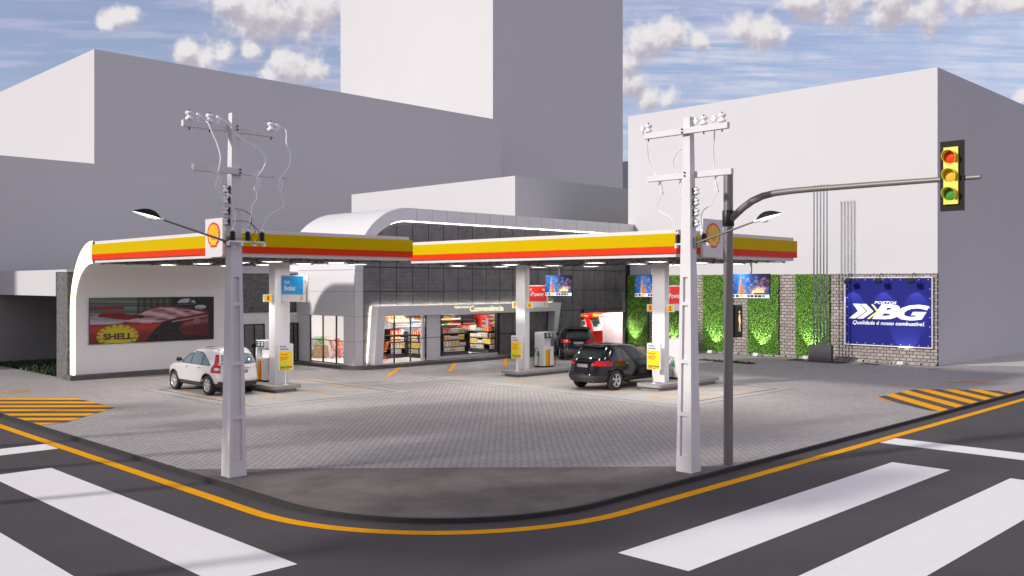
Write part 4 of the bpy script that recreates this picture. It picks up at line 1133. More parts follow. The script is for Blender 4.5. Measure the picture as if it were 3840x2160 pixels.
WID = {'tin': .165, 'red_can': .095, 'yellow_can': .095, 'white_tin': .135, 'cola_bottle': .125}
def row(kind, n, x, y, z, dirx, where, w=None):
    """n like packets side by side; dirx True: along x facing the street, False: along y facing left"""
    nice = kind.replace('_', ' ')
    w = w or WID.get(kind) or (_P[kind][0].v[1].x - _P[kind][0].v[0].x + .006 if 'bottle' not in kind else .085)
    lab = f'{nice} {where}' ; grp = f'{nice}s {where}'
    for k in range(n):
        j = random.uniform(-.006, .006)
        if dirx: put(kind, x + w * (k + .5), y + .03 + j, z + .002, 0, lab, grp)
        else: put(kind, x + .03 + j, y - w * (k + .5), z + .002, R(-90), lab, grp)
    return w * n
def rowseq(seq, x, y, z, dirx, where):
    for kind, n in seq:
        d = row(kind, n, x, y, z, dirx, where)
        if dirx: x += d + .015
        else: y -= d + .015
rn = ['on the bottom shelf', 'on the second shelf', 'on the third shelf', 'on the top shelf']
A = [[('tea_box', 4)], [('strawberry_box', 3), ('muesli_box', 1)], [('orange_cereal_box', 3), ('cocoa_bag', 1)], [('red_cereal_box', 3), ('white_milk_box', 1)]]
for k in range(4): rowseq(A[k], 29.25, 37.75, ZS[k], True, rn[k] + ' of the rack behind the orange chairs')
B = [[('tin', 2), ('blue_white_box', 2)], [('cocoa_bag', 1), ('yellow_box', 3)], [('white_milk_box', 1), ('yellow_purple_bag', 3)], [('blue_snack_box', 2), ('red_snack_box', 3)]]
for k in range(4): rowseq(B[k], 30.33, 37.75, ZS[k], False, rn[k] + ' of the chair window rack, aisle side')
Cc = [[('tea_box', 3)], [('strawberry_box', 2)], [('orange_cereal_box', 2)], [('red_cereal_box', 3)]]
for k in range(4): rowseq(Cc[k], 30.42, 36.85, ZS[k], True, rn[k] + ' of the chair window rack, street end')
D = [[('tea_box', 3), ('tin', 2), ('blue_white_box', 3)], [('strawberry_box', 2), ('muesli_box', 3), ('sauce_jar', 3)], [('orange_cereal_box', 2), ('cocoa_bag', 3), ('yellow_box', 2)], [('red_cereal_box', 2), ('white_milk_box', 4), ('yellow_purple_bag', 3)]]
for k in range(4): rowseq(D[k], 32.05, 36.85, ZS[k], True, rn[k] + ' of the left window rack')
E_ = [[('tin', 3), ('blue_white_box', 3)], [('muesli_box', 3), ('cocoa_bag', 2), ('yellow_box', 3)], [('cocoa_bag', 3), ('white_milk_box', 2), ('yellow_purple_bag', 3)], [('white_milk_box', 3), ('blue_snack_box', 3), ('red_snack_box', 4)]]
for k in range(4): rowseq(E_[k], 35.30, 38.45, ZS[k], False, rn[k] + ' of the right window rack, aisle side')
F_ = [[('tea_box', 4)], [('strawberry_box', 2), ('muesli_box', 1)], [('orange_cereal_box', 2), ('cocoa_bag', 1)], [('red_cereal_box', 3)]]
for k in range(4): rowseq(F_[k], 35.42, 36.85, ZS[k], True, rn[k] + ' of the right window rack, street end')
for k, sq in enumerate([[('tin', 5), ('tea_box', 5)], [('yellow_box', 4), ('muesli_box', 4)], [('cocoa_bag', 4), ('yellow_purple_bag', 4)], [('red_snack_box', 3), ('blue_snack_box', 3), ('red_cereal_box', 4), ('yellow_purple_bag', 3)]]):
    rowseq(sq, 34.0, 39.0, ZS[k], True, rn[k] + ' of the rack deep inside')
rowseq([('dark_bottle', 2), ('amber_bottle', 7), ('red_bottle', 4), ('dark_bottle', 5)], 35.2, 40.75, 1.84, True, 'on the top shelf of the back wall')
rowseq([('dark_bottle', 3), ('green_bottle', 3), ('orange_bottle', 5), ('ketchup_bottle', 6), ('amber_bottle', 1)], 35.2, 40.75, 1.50, True, 'on the middle shelf of the back wall')
row('cola_bottle', 8, 36.95, 40.72, 1.50, True, 'with red label on the back wall')
rowseq([('white_tin', 7), ('blue_snack_box', 3), ('white_tin', 4)], 31.8, 40.75, 1.62, True, 'on the middle shelf of the white wall rack')
rowseq([('white_tin', 4), ('cocoa_bag', 3), ('red_snack_box', 3), ('yellow_box', 2)], 32.1, 40.75, 1.92, True, 'on the top shelf of the white wall rack')
for z, w in ((1.36, 'lower'), (1.62, 'middle'), (1.87, 'upper')): rowseq([('red_can', 4), ('yellow_can', 3)], 39.0, 40.75, z, True, f'on the {w} shelf right of the cooler')
# cooler and awning
t = thing('drinks_cooler', 'red drinks cooler with glass door at the back of the shop', 'cooler', (38.52, 40.9, .18))
mb = MB(); mb.box(38.14, 38.90, 40.62, 41.15, .18, 2.13); mb.build('cabinet', M['atm_red'], t)
mb = MB(); mb.slab(face_y(40.62), 38.30, 38.82, .35, 1.94, .001, .012, 0)
for z in (.8, 1.2, 1.55, 1.80): mb.slab(face_y(40.62), 38.31, 38.60, z, z + .12, .012, .02, 1)
mb.build('door', [M['atm_grey'], _P['red_can'][1][0]], t)
mb = MB(); mb.text(face_y(40.62), 'Cola', 38.42, 38.74, 2.0, 2.09, .006, .02); mb.build('lettering', M['porcelain'], t)
mb = MB(); mb.prism([(28.95, 37.9, 2.34), (28.95, 37.55, 2.04), (28.95, 37.53, 2.02), (28.95, 37.9, 2.30)], (1.25, 0, 0)); tag(mb.build('awning', M['plaid']), 'orange plaid cloth awning inside the shop window', 'awning')
mb = MB(); mb.box(29.9, 30.0, 39.8, 39.9, .18, 2.74); tag(mb.build('pillar', M['shelf']), 'black pillar behind the plaid awning', 'pillar')
# chairs, table, palm
def make_chair(m):
    t = thing('folding_chair', 'x', 'chair', (0, 0, 0))
    mb = MB(); mb.box(-.21, .21, -.20, .20, .43, .455)
    mb.build('seat', M[m], t, local=True)
    mb = MB()
    for k in range(7): x = -.17 + k * .053; mb.prism([(x, .20, .56), (x + .034, .20, .56), (x + .034, .32, .90), (x, .32, .90)], (0, .012, .0))
    mb.prism([(-.22, .32, .88), (.22, .32, .88), (.22, .335, .94), (-.22, .335, .94)], (0, .02, 0)); mb.prism([(-.2, .19, .53), (.2, .19, .53), (.2, .205, .58), (-.2, .205, .58)], (0, .02, 0))
    mb.build('backrest', M[m], t, local=True)
    for s in (-1, 1):
        mb = MB(); mb.prism([(s * .21, .34, .94), (s * .21, .30, .94), (s * .21, -.22, .0), (s * .21, -.18, .0)], (.022, 0, 0)); mb.build('leg', M[m], t, local=True)
        mb = MB(); mb.prism([(s * .18, -.20, .44), (s * .18, -.16, .44), (s * .18, .26, .0), (s * .18, .22, .0)], (.022, 0, 0)); mb.build('leg', M[m], t, local=True)
    mb = MB(); mb.box(-.2, .2, -.215, -.19, .02, .05); mb.box(-.2, .2, .215, .24, .02, .05); mb.build('stretcher', M[m], t, local=True); return t
c0 = make_chair('teak'); c0.location = (27.35, 39.9, .18); c0.rotation_euler = (0, 0, R(70)); c0['label'] = 'red folding chair beside the potted palm in the corner window'; c0['group'] = 'red folding chairs'
dup(c0, (28.1, 40.5, .18), R(20), 'red folding chair behind the table in the corner window', 'red folding chairs')
dup(c0, (28.75, 39.9, .18), R(-70), 'red folding chair cut by the white corner post', 'red folding chairs')
c1 = make_chair('teak_light'); c1.location = (27.62, 36.75, .18); c1.rotation_euler = (0, 0, R(150)); c1['label'] = 'orange folding chair nearer the glass of the front window'; c1['group'] = 'orange folding chairs'
dup(c1, (28.18, 37.15, .18), R(215), 'orange folding chair against the shelf rack in the front window', 'orange folding chairs')
t = thing('folding_table', 'red wooden table between the folding chairs in the corner window', 'table', (28.15, 39.8, .18))
mb = MB(); mb.box(27.8, 28.5, 39.5, 40.1, .86, .90); mb.build('tabletop', M['teak'], t)
for a, b in (((27.85, 39.55), (28.4, 39.6)), ((28.45, 39.55), (27.9, 39.6))):
    mb = MB(); mb.tube([(a[0], a[1], .19), (b[0], b[1], .87)], .02, 6); mb.build('leg', M['teak'], t)
    mb = MB(); mb.tube([(a[0], 40.05, .19), (b[0], 40.02, .87)], .02, 6); mb.build('leg', M['teak'], t)
t = thing('potted_palm', 'small palm in a weathered wooden tub in the corner window', 'potted plant', (27.0, 40.75, .18))
mb = MB(); ra = [(-.36, -.36), (.36, -.36), (.36, .36), (-.36, .36)]
rot = lambda p, k, z: (27.0 + (p[0] * .8 - p[1] * .6) * k, 40.75 + (p[0] * .6 + p[1] * .8) * k, z)
vs = [rot(p, .95, .18) for p in ra] + [rot(p, .74, .80) for p in ra]; mb.add(vs, [(0, 1, 5, 4), (1, 2, 6, 5), (2, 3, 7, 6), (3, 0, 4, 7), (4, 5, 6, 7)]); mb.build('tub', M['tub'], t)
mb = MB(); rnd = random.Random(9)
for k in range(17):
    a = math.tau * k / 17 + rnd.uniform(-.2, .2); L = rnd.uniform(.35, .72); up = rnd.uniform(.75, 1.25); prev = None
    for q in range(11):
        f = q / 10; p = Vector((27.0 + math.cos(a) * L * f, 40.75 + math.sin(a) * L * f, .80 + up * (1.55 * f - 1.45 * f * f)))
        if prev is not None:
            d = (p - prev).normalized(); sd = d.cross(Vector((0, 0, 1))).normalized(); lw = .13 * math.sin(math.pi * min(1, f * .95)) + .02
            for s in (-1, 1): mb.add([p - d * .012, p + sd * s * lw + d * .10 - Vector((0, 0, .06)), p + d * .012], [(0, 1, 2)])
            mb.add([prev + sd * .008, prev - sd * .008, p - sd * .008, p + sd * .008], [(0, 1, 2, 3)])
        prev = p
mb.build('fronds', M['palm'], t)
# ------------------------------------------------------------------ cars
def interp(tab, z):
    if z <= tab[0][0]: return tab[0][1:]
    for a, b in zip(tab, tab[1:]):
        if z <= b[0]:
            f = (z - a[0]) / (b[0] - a[0]); return tuple(p + (q - p) * f for p, q in zip(a[1:], b[1:]))
    return tab[-1][1:]
class CarShape:
    """body as stacked level slices: nose x, tail x and half width for every height"""
    def __init__(s, tab, n=4.6): s.tab = tab; s.n = n
    def slice(s, z):
        xf, xr, hw = interp(s.tab, z); return (xf + xr) / 2, (xf - xr) / 2, hw
    def side(s, x, z, sg, off=0.0):
        c, a, w = s.slice(z); q = min(.999, abs((x - c) / a)); return Vector((x, sg * (w * (1 - q ** s.n) ** (1 / s.n) + off), z))
    def endf(s, u, z, sg, off=0.0): return s.end(u * s.slice(z)[2], z, sg, off)
    def end(s, y, z, sg, off=0.0):
        c, a, w = s.slice(z); q = min(.999, abs(y / w)); return Vector((c + sg * (a * (1 - q ** s.n) ** (1 / s.n) + off), y, z))
    def body(s, step=.03, N=72):
        mb = MB(); zs = []; z = s.tab[0][0]
        for a, b in zip(s.tab, s.tab[1:]):
            k = max(1, round((b[0] - a[0]) / step)); zs += [a[0] + (b[0] - a[0]) * i / k for i in range(k)]
        zs.append(s.tab[-1][0]); vs = []
        for z in zs:
            c, a, w = s.slice(z)
            for k in range(N):
                t = math.tau * (k + .5) / N; co, si = math.cos(t), math.sin(t)
                vs.append((c + a * math.copysign(abs(co) ** (2 / s.n), co), w * math.copysign(abs(si) ** (2 / s.n), si), z))
        n = len(zs); fs = [(i * N + k, i * N + (k + 1) % N, (i + 1) * N + (k + 1) % N, (i + 1) * N + k) for i in range(n - 1) for k in range(N)]
        fs += [tuple(range(N - 1, -1, -1)), tuple(range((n - 1) * N, n * N))]
        mb.add(vs, fs, 0, True); return mb
    def patch(s, kind, sg, u0, u1, zl, zu, off=.006, nu=10, nv=5, lift=True):
        mb = MB(); fn = {'side': s.side, 'end': s.end, 'endf': s.endf}[kind]; L = zl if callable(zl) else (lambda u: zl); U = zu if callable(zu) else (lambda u: zu)
        g = []
        for i in range(nu + 1):
            u = u0 + (u1 - u0) * i / nu
            for j in range(nv + 1): g.append(fn(u, L(u) + (U(u) - L(u)) * j / nv, sg, off))
        flip = (sg > 0) == (kind == 'side')
        for i in range(nu):
            for j in range(nv):
                q = i * (nv + 1) + j; f = [q, q + nv + 1, q + nv + 2, q + 1]
                mb.f.append(f[::-1] if flip else f); mb.mi.append(0); mb.sm.append(True)
        mb.v = g; return mb
def carve(o, wheels, r, half):
    cut = []
    for (x, sg) in wheels:
        mb = MB(); mb.lathe((x, sg * half, .36), [(r, -.42), (r, .30)], 40, 'y', 0, False)
        c = mb.build('cutter', M['cladding'], keep=True); c.location = o.location; cut.append(c)
        m = o.modifiers.new('b', 'BOOLEAN'); m.operation = 'DIFFERENCE'; m.object = c; m.solver = 'EXACT'
    bpy.context.view_layer.update()
    me = bpy.data.meshes.new_from_object(o.evaluated_get(bpy.context.evaluated_depsgraph_get()))
    o.modifiers.clear(); o.data = me
    for p in me.polygons:
        c = p.center
        for (x, sg) in wheels:
            if math.hypot(c.x - x, c.z - .36) < r + .012 and abs(c.y) < half - .012: p.material_index = 1; p.use_smooth = False
    for c in cut: bpy.data.objects.remove(c)
def make_wheel(t, x, sg, yo, rr, spokes):
    o = Vector((x, sg * (yo - .115), rr))
    mb = MB(); mb.lathe(o, [(rr * .64, -.10), (rr * .90, -.115), (rr * .985, -.085), (rr, -.03), (rr, .03), (rr * .985, .085), (rr * .90, .115), (rr * .66, .10), (rr * .63, .06), (rr * .63, -.10)], 36, 'y', None, True, False); w = mb.build('wheel', M['rubber'], t, local=True)
    mb = MB(); s = sg; P = lambda r, a, d: o + Vector((r * math.cos(a), s * d, r * math.sin(a))); R1 = rr * .66
    mb.lathe(o, [(R1, s * .098), (R1 * .93, s * .102), (R1 * .88, s * .03)], 32, 'y', None, True, False)
    for k in range(spokes):
        for e in (-.13, .13):
            a = math.tau * k / spokes + .3
            mb.prism([P(R1 * .16, a + e * 1.4 - .35, .082), P(R1 * .92, a + e - .10, .096), P(R1 * .92, a + e + .10, .096), P(R1 * .16, a + e * 1.4 + .35, .082)], Vector((0, -s * .03, 0)))
    mb.lathe(o, [(R1 * .24, s * .07), (R1 * .2, s * .088), (0, s * .09)], 14, 'y'); mb.build('rim', M['rim'], w, local=True)
    mb = MB(); mb.lathe(o, [(R1 * .95, s * .03), (0.0, s * .031)], 20, 'y'); mb.build('brake', M['dark_steel'], w, local=True)

def suv(label, loc, rz, paint, cfg, group=None):
    t = thing('parked_car', label, 'car', loc, rz, group)
    cs = CarShape(cfg['tab'], cfg.get('n', 4.6)); wb = cfg['wb']; wheels = [(wb + cfg['cx'], 1), (wb + cfg['cx'], -1), (-wb + cfg['cx'], 1), (-wb + cfg['cx'], -1)]; half = cfg['half']; rr = cfg['rr']
    ob = cs.body().build('body', [M[paint], M['cladding']], t, local=True)
    ob.parent = None; carve(ob, wheels, rr * 1.17, half); ob.parent = t
    if cfg['clad']:
        for p in ob.data.polygons:
            if p.center.z < cfg['clad']: p.material_index = 1
    for x, sg in wheels:
        make_wheel(t, x, sg, half - .01, rr, cfg['spokes'])
        mb = MB(); a0 = -.15; pts = []      # arch trim
        for k in range(17):
            a = a0 + (math.pi + .3) * k / 16; x_ = x + rr * 1.19 * math.cos(a); z_ = rr + rr * 1.19 * math.sin(a); pts.append(cs.side(x_, max(.28, z_), sg, .004))
        mb.tube(pts, .022, 6); mb.build('arch_trim', M['cladding'] if cfg['trim'] else M[paint], t, local=True)
    gl = M[cfg['glass']]
    for sg in (1, -1):
        x0, x1, zl, zu = cfg['surround']; cs.patch('side', sg, x0, x1, zl, zu, .003, 30, 6).build('window_surround', M['black'], t, local=True)
        for (x0, x1, zl, zu) in cfg['sidewin']: cs.patch('side', sg, x0, x1, zl, zu, .005).build('window', gl, t, local=True)
        for (x0, x1, z0, z1) in cfg['doors']:
            d = cs.patch('side', sg, x0, x1, z0, z1, .004, 12, 8).build('door', M[paint], t, local=True)
            p = cs.side(x0 + .16, z1 - .09, sg, .012); mb = MB(); mb.tube([p, p + Vector((.06, sg * .018, .003)), p + Vector((.12, sg * .018, .003)), p + Vector((.18, 0, 0))], .013, 6); mb.build('handle', M['chrome'], d, local=True)
        p = cs.side(cfg['mirror'], cfg['belt'] + .06, sg, 0)
        bm = bmesh.new(); bmesh.ops.create_uvsphere(bm, u_segments=14, v_segments=10, radius=1)
        for v in bm.verts: v.co = Vector((p.x + v.co.x * .075 + .03, p.y + sg * .15 + v.co.y * .115, p.z + .05 + v.co.z * .085))
        mb = MB(); mb.bm(bm, 0, True); mb.tube([p + Vector((0, -sg * .02, 0)), p + Vector((.02, sg * .10, .03))], .022, 6); mb.build('mirror', M[cfg['mirror_m']], t, local=True)
        for k, (fn, mt, nm) in enumerate(cfg['lamps']): fn(cs, sg).build(nm, M[mt], t, local=True)
        mb = cs.patch('end', 1, sg * .52, sg * .80, .70, .86, .006, 6, 4); mb.build('headlight', M['clear_lamp'], t, local=True)
        if cfg.get('rails'):
            mb = MB(); mb.tube([Vector((x, sg * (y), z)) for x, y, z in cfg['rails']], .018, 6); mb.build('roof_rail', M['galv'] if paint == 'white_car' else M['black'], t, local=True)
    y1, z0, z1 = cfg['rear']; cs.patch('endf', -1, -y1, y1, z0, lambda u: z1 - .05 * abs(u / y1) ** 3, .006, 16, 6).build('rear_window', gl, t, local=True)
    y1, z0, z1 = cfg['front']; cs.patch('endf', 1, -y1, y1, z0, z1, .006, 14, 8).build('windshield', gl, t, local=True)
    fr = Fr(cs.end(0, cfg['plate'], -1, .0), (0, -1, 0))
    mb = MB(); mb.slab(fr, -.30, .30, -.085, .09, -.02, .012, 0); mb.slab(fr, -.245, .245, -.06, .06, .012, .02, 1); mb.build('number_plate', [M['black'] if paint != 'white_car' else M['offwhite'], M['plate']], t, local=True)
    mb = MB(); mb.slab(fr, -.38, .38, .135, .165, -.03, .018); mb.build('tailgate_trim', M['chrome' if cfg.get('chrome') else paint], t, local=True)
    mb = MB(); b = cfg['bump']
    for q in range(13):
        pass
    lo, hi = b; cs.patch('end', -1, -.86, .86, lo, hi, .03, 18, 5).build('rear_bumper', M['cladding'], t, local=True)
    mb = MB(); zz = cfg['tab'][0][0] + .09
    for yy in (-.52, .52): p = cs.end(yy, zz, -1, .02); mb.tube([p, p + Vector((.14, 0, 0))], .035, 10)
    mb.build('exhaust_tip', M['chrome'], t, local=True)
    if cfg.get('spoiler'):
        x, z, w = cfg['spoiler']; mb = MB(); mb.prism([(x + .25, -w, z + .015), (x, -w + .05, z - .045), (x, -w + .05, z - .02), (x + .2, -w, z + .035)], (0, 2 * w, 0)); mb.build('spoiler', M[paint], t, local=True)
    if cfg.get('sunroof'):
        x0, x1, w, z = cfg['sunroof']; mb = MB(); mb.prism([(x0, -w, z), (x1, -w, z - .012), (x1, w, z - .012), (x0, w, z)], (0, 0, .012)); mb.build('sunroof', M['glass_dark'], t, local=True)
    mb = MB(); x, y, z = cfg['wiper']; p = cs.end(.0, z, -1, .02); q = cs.end(-y, z + .05, -1, .02); mb.tube([p, q], .010, 6); mb.build('rear_wiper', M['black'], t, local=True)
    for sx in (0.25, -.75):
        for sy in (-.38, .38):
            mb = MB(); mb.box(sx - .12, sx + .05, sy - .24, sy + .24, .7, 1.18, bev=.05); mb.box(sx - .10, sx, sy - .13, sy + .13, 1.16, 1.40, bev=.04)
    return t

WT = [(.27, 1.95, -2.02, .76), (.33, 2.12, -2.16, .84), (.45, 2.22, -2.24, .885), (.60, 2.24, -2.25, .902), (.78, 2.20, -2.20, .905), (.92, 2.08, -2.16, .898), (1.00, 1.85, -2.14, .885),
      (1.05, 1.40, -2.13, .872), (1.08, 1.18, -2.12, .862), (1.20, .98, -2.07, .825), (1.35, .70, -1.98, .775), (1.48, .42, -1.87, .725), (1.57, .18, -1.77, .680), (1.63, -.08, -1.64, .60), (1.665, -.35, -1.45, .48), (1.675, -.5, -1.3, .40)]
white = dict(surround=(.92, -1.48, 1.065, lambda x: min(1.53, 1.10 + (.92 - x) * .66) if x > -.5 else 1.53 - .44 * ((-.5 - x) / .98) ** 1.9), tab=WT, wb=1.31, cx=.02, half=.90, rr=.355, clad=.46, trim=True, glass='glass_sky', spokes=7, belt=1.07, mirror=.92, mirror_m='black', n=4.6,
    sidewin=[(.88, .0, 1.085, lambda x: min(1.51, 1.11 + (.88 - x) * .66)), (-.07, -.84, 1.085, lambda x: 1.51 - .06 * max(0, (-.5 - x)) / .34), (-.91, -1.42, 1.085, lambda x: 1.43 - .33 * ((-.91 - x) / .51) ** 1.5)],
    doors=[(-.03, .98, .48, 1.045), (-.98, -.05, .48, 1.045)], rear=(.80, 1.12, 1.50), front=(.88, 1.12, 1.50), plate=.86, bump=(.30, .52), wiper=(0, .4, 1.14),
    lamps=[(lambda cs, sg: cs.patch('endf', -1, sg * .80, sg * .955, .82, 1.10, .012, 8, 6), 'taillight', 'taillight'),
           (lambda cs, sg: cs.patch('endf', -1, sg * .86, sg * .945, 1.10, 1.47, .012, 4, 8), 'taillight', 'taillight'), (lambda cs, sg: cs.patch('endf', -1, sg * .82, sg * .92, .92, 1.0, .018, 4, 3), 'clear_lamp', 'reversing_lamp')],
    sunroof=(-.25, -.85, .36, 1.662), rails=[(.1, .62, 1.60), (-.2, .60, 1.655), (-1.2, .58, 1.665), (-1.6, .56, 1.60)])
BT = [(.30, 1.95, -2.20, .76), (.36, 2.20, -2.36, .86), (.48, 2.36, -2.42, .93), (.62, 2.40, -2.42, .955), (.80, 2.36, -2.33, .965), (.95, 2.22, -2.27, .955), (1.03, 1.95, -2.24, .94),
      (1.08, 1.50, -2.22, .925), (1.12, 1.22, -2.20, .91), (1.24, .98, -2.12, .865), (1.40, .66, -1.98, .80), (1.54, .36, -1.83, .74), (1.63, .08, -1.72, .69), (1.685, -.25, -1.58, .60), (1.715, -.55, -1.35, .48), (1.722, -.7, -1.2, .40)]
def redlamp(cs, sg): return cs.patch('end', -1, sg * .40, sg * .93, lambda u: .93 + .02 * (abs(u) < .6), lambda u: 1.02 + .13 * max(0, (abs(u) - .40)) / .53, .012, 12, 5)
def sidelamp(cs, sg): return cs.patch('side', sg, -2.17, -2.02, lambda u: .97 + .10 * (u + 2.17) / .15, 1.13, .012, 8, 4)
black = dict(surround=(.95, -1.68, 1.12, lambda x: min(1.59, 1.15 + (.95 - x) * .64) if x > -.9 else 1.59 - .40 * ((-.9 - x) / .78) ** 1.8), tab=BT, wb=1.42, cx=.02, half=.955, rr=.385, clad=.47, trim=False, glass='glass_dark', spokes=5, belt=1.12, mirror=.95, mirror_m='black_paint', n=4.2, chrome=False,
    sidewin=[(.90, .0, 1.14, lambda x: min(1.57, 1.17 + (.90 - x) * .62)), (-.07, -.92, 1.14, 1.57), (-.98, -1.62, 1.14, lambda x: 1.56 - .30 * ((-.98 - x) / .64) ** 1.6)],
    doors=[(-.02, 1.02, .50, 1.09), (-1.06, -.05, .50, 1.09)], rear=(.84, 1.20, 1.57), front=(.88, 1.16, 1.57), plate=.93, bump=(.36, .60), wiper=(0, .45, 1.22),
    lamps=[(redlamp, 'taillight', 'taillight'), (sidelamp, 'taillight', 'taillight')], spoiler=(-1.93, 1.655, .66))
suv('white SUV with dark lower trim under the arched canopy', (16.70, 32.43, 0), R(90), 'white_car', white)
bk = suv('black SUV at the near pump, side and tail showing', (28.75, 22.58, 0), 0, 'black_paint', black, 'black SUVs on the forecourt')
dup(bk, (38.03, 32.99, 0), R(46), 'black SUV parked aslant by the red cash machines, seen from straight behind')
# ------------------------------------------------------------------ power poles
def taper(mb, z0, z1, w0, d0, w1, d1, cx=0, cy=0):
    vs = [(cx + sx * w0 / 2, cy + sy * d0 / 2, z0) for sx, sy in ((-1, -1), (1, -1), (1, 1), (-1, 1))] + [(cx + sx * w1 / 2, cy + sy * d1 / 2, z1) for sx, sy in ((-1, -1), (1, -1), (1, 1), (-1, 1))]
    mb.add(vs, [(3, 2, 1, 0), (4, 5, 6, 7), (0, 1, 5, 4), (1, 2, 6, 5), (2, 3, 7, 6), (3, 0, 4, 7)], None, False)
def make_pole():
    """local: crossarms along x, recessed faces to +-y, street lamp to -x"""
    t = thing('power_pole', 'x', 'utility pole', (0, 0, 0), 0, 'concrete power poles on the corner')
    H = 7.55; W = lambda z: .39 - .225 * z / H; D = lambda z: .35 - .20 * z / H
    mb = MB()
    cuts = [0, .34, 1.19, 1.27, 2.31, 2.39, 3.54, 3.62, 4.14, H]
    for k, (a, b) in enumerate(zip(cuts, cuts[1:])):
        if k in (1, 3, 5, 7):     # recessed bay: two flanges and a web
            for s in (-1, 1):
                wa, wb = W(a), W(b); fa, fb = .085, .075
                vs = []
                for z, w, f in ((a, wa, fa), (b, wb, fb)):
                    x0, x1 = sorted((s * w / 2, s * (w / 2 - f))); d = D(z) / 2
                    vs += [(x0, -d, z), (x1, -d, z), (x1, d, z), (x0, d, z)]
                mb.add(vs, [(3, 2, 1, 0), (4, 5, 6, 7), (0, 1, 5, 4), (1, 2, 6, 5), (2, 3, 7, 6), (3, 0, 4, 7)], 0, False)
            taper(mb, a, b, W(a) - .16, D(a) - .12, W(b) - .14, D(b) - .12)
        else: taper(mb, a, b, W(a), D(a), W(b), D(b))
    mb.build('shaft', M['concrete'], t, local=True)
    for z, s, x0, x1 in ((7.24, 1, -1.06, 1.04), (6.33, -1, -.98, 1.16)):
        mb = MB(); y = s * (D(z) / 2 + .055); mb.box(x0, x1, y - .05, y + .05, z - .065, z + .065, bev=.006); a = mb.build('crossarm', M['concrete'], t, local=True)
        mb = MB()
        for dz in (-.035, .035): mb.lathe((.03, -D(z) / 2 - (.105 if s < 0 else .0), z + dz), [(.018, -.03), (.018, .0), (.0, .001)], 8, 'y')
        for dz in (-.035, .035): mb.lathe((.03, D(z) / 2 + (.105 if s > 0 else .0), z + dz), [(.018, -.002), (.018, .03), (.0, .031)], 8, 'y')
        mb.build('bolt', M['drain'], a, local=True)
    yu = D(7.24) / 2 + .055; yl = -(D(6.33) / 2 + .055)
    spool = [(.0, -.09), (.07, -.088), (.085, -.06), (.075, -.03), (.042, -.012), (.042, .012), (.075, .03), (.085, .06), (.07, .088), (.0, .09)]
    for x in (-.91, -.47, .95):
        mb = MB(); mb.lathe((x, yu, 7.40), spool, 18); i = mb.build('insulator', M['porcelain'], t, local=True)
        mb = MB(); mb.tube([(x, yu, 7.12), (x, yu, 7.53)], .014, 8); mb.build('pin', M['drain'], i, local=True)
    for k in range(4):
        z = 5.96 - .225 * k
        mb = MB(); mb.lathe((-W(z) / 2 - .085, -.02, z), [(r * .72, h * .72) for r, h in spool], 14); i = mb.build('insulator', M['porcelain'], t, local=True)
        mb = MB(); mb.tube([(-W(z) / 2 - .085, -.02, z - .09), (-W(z) / 2 - .085, -.02, z + .09)], .014, 8); mb.box(-W(z) / 2 - .06, -W(z) / 2, -.055, .015, z - .07, z + .07); mb.build('rack_bracket', M['black'], i, local=True)
    # bushings
    yb = -.30
    for x in (-.19, .15, .48):
        mb = MB(); pr = []
        for k in range(6): pr += [(.045, k * .03), (.07, k * .03 + .008), (.045, k * .03 + .022)]
        mb.lathe((x, yb, 4.89), pr + [(.03, .185), (0, .19)], 14); b = mb.build('bushing', M['black'], t, local=True)
        mb = MB(); mb.lathe((x, yb, 5.08), [(.02, 0), (.045, .01), (.045, .03), (.018, .045), (.012, .07), (0, .071)], 10); mb.build('terminal', M['porcelain'], b, local=True)
    mb = MB(); mb.box(-.28, .52, yb - .02, yb + .02, 4.855, 4.885); mb.box(-.03, .03, yb + .02, -D(4.87) / 2, 4.855, 4.885)
    for x in (-.30, .0, .30, .52): mb.box(x - .02, x + .02, yb - .05, yb + .03, 4.78, 4.86)
    mb.build('bushing_bracket', M['porcelain'], t, local=True)
    # fuse links under the lower crossarm
    fx = ((-.50, 6.19), (.38, 6.22), (.92, 6.24))
    for x, z in fx:
        mb = MB(); mb.tube([(x - .09, yl - .06, 6.27), (x, yl - .10, 6.25), (x + .01, yl - .12, 6.2)], .012, 6)
        for k in range(3): mb.lathe((x - .01 - .008 * k, yl - .12, z - .06 - .035 * k), [(.018, -.012), (.038, 0), (.018, .012)], 10)
        for k in range(3): mb.lathe((x - .035 - .008 * k, yl - .12, z - .18 - .03 * k), [(.018, -.012), (.038, 0), (.018, .012)], 10)
        mb.tube([(x, yl - .12, z), (x - .05, yl - .12, z - .27)], .016, 8)
        mb.tube([(x + .06, yl - .14, z - .02), (x + .02, yl - .14, z - .26)], .011, 6); mb.tube([(x + .01, yl - .12, z - .01), (x + .06, yl - .14, z - .02)], .009, 6); mb.tube([(x - .04, yl - .12, z - .25), (x + .02, yl - .14, z - .26)], .009, 6)
        mb.build('fuse_link', M['porcelain'], t, local=True)
    for x in (-.72, -.28, 1.11):
        mb = MB(); mb.box(x - .03, x + .03, yu - .03, yu + .03, 7.36, 7.48); mb.box(x - .055, x + .055, yu - .045, yu + .015, 7.40, 7.44); mb.tube([(x, yu, 7.30), (x, yu, 7.38)], .012, 6); mb.build('clamp', M['porcelain'], t, local=True)
    w1 = [(-.67, 7.42), (-.61, 7.29), (-.56, 7.09), (-.48, 6.83), (-.45, 6.55), (-.50, 6.21)]; w1b = [(-.54, 5.94), (-.47, 5.79), (-.37, 5.67), (-.2, 5.58), (-.13, 5.43), (-.15, 5.22), (-.19, 5.14)]
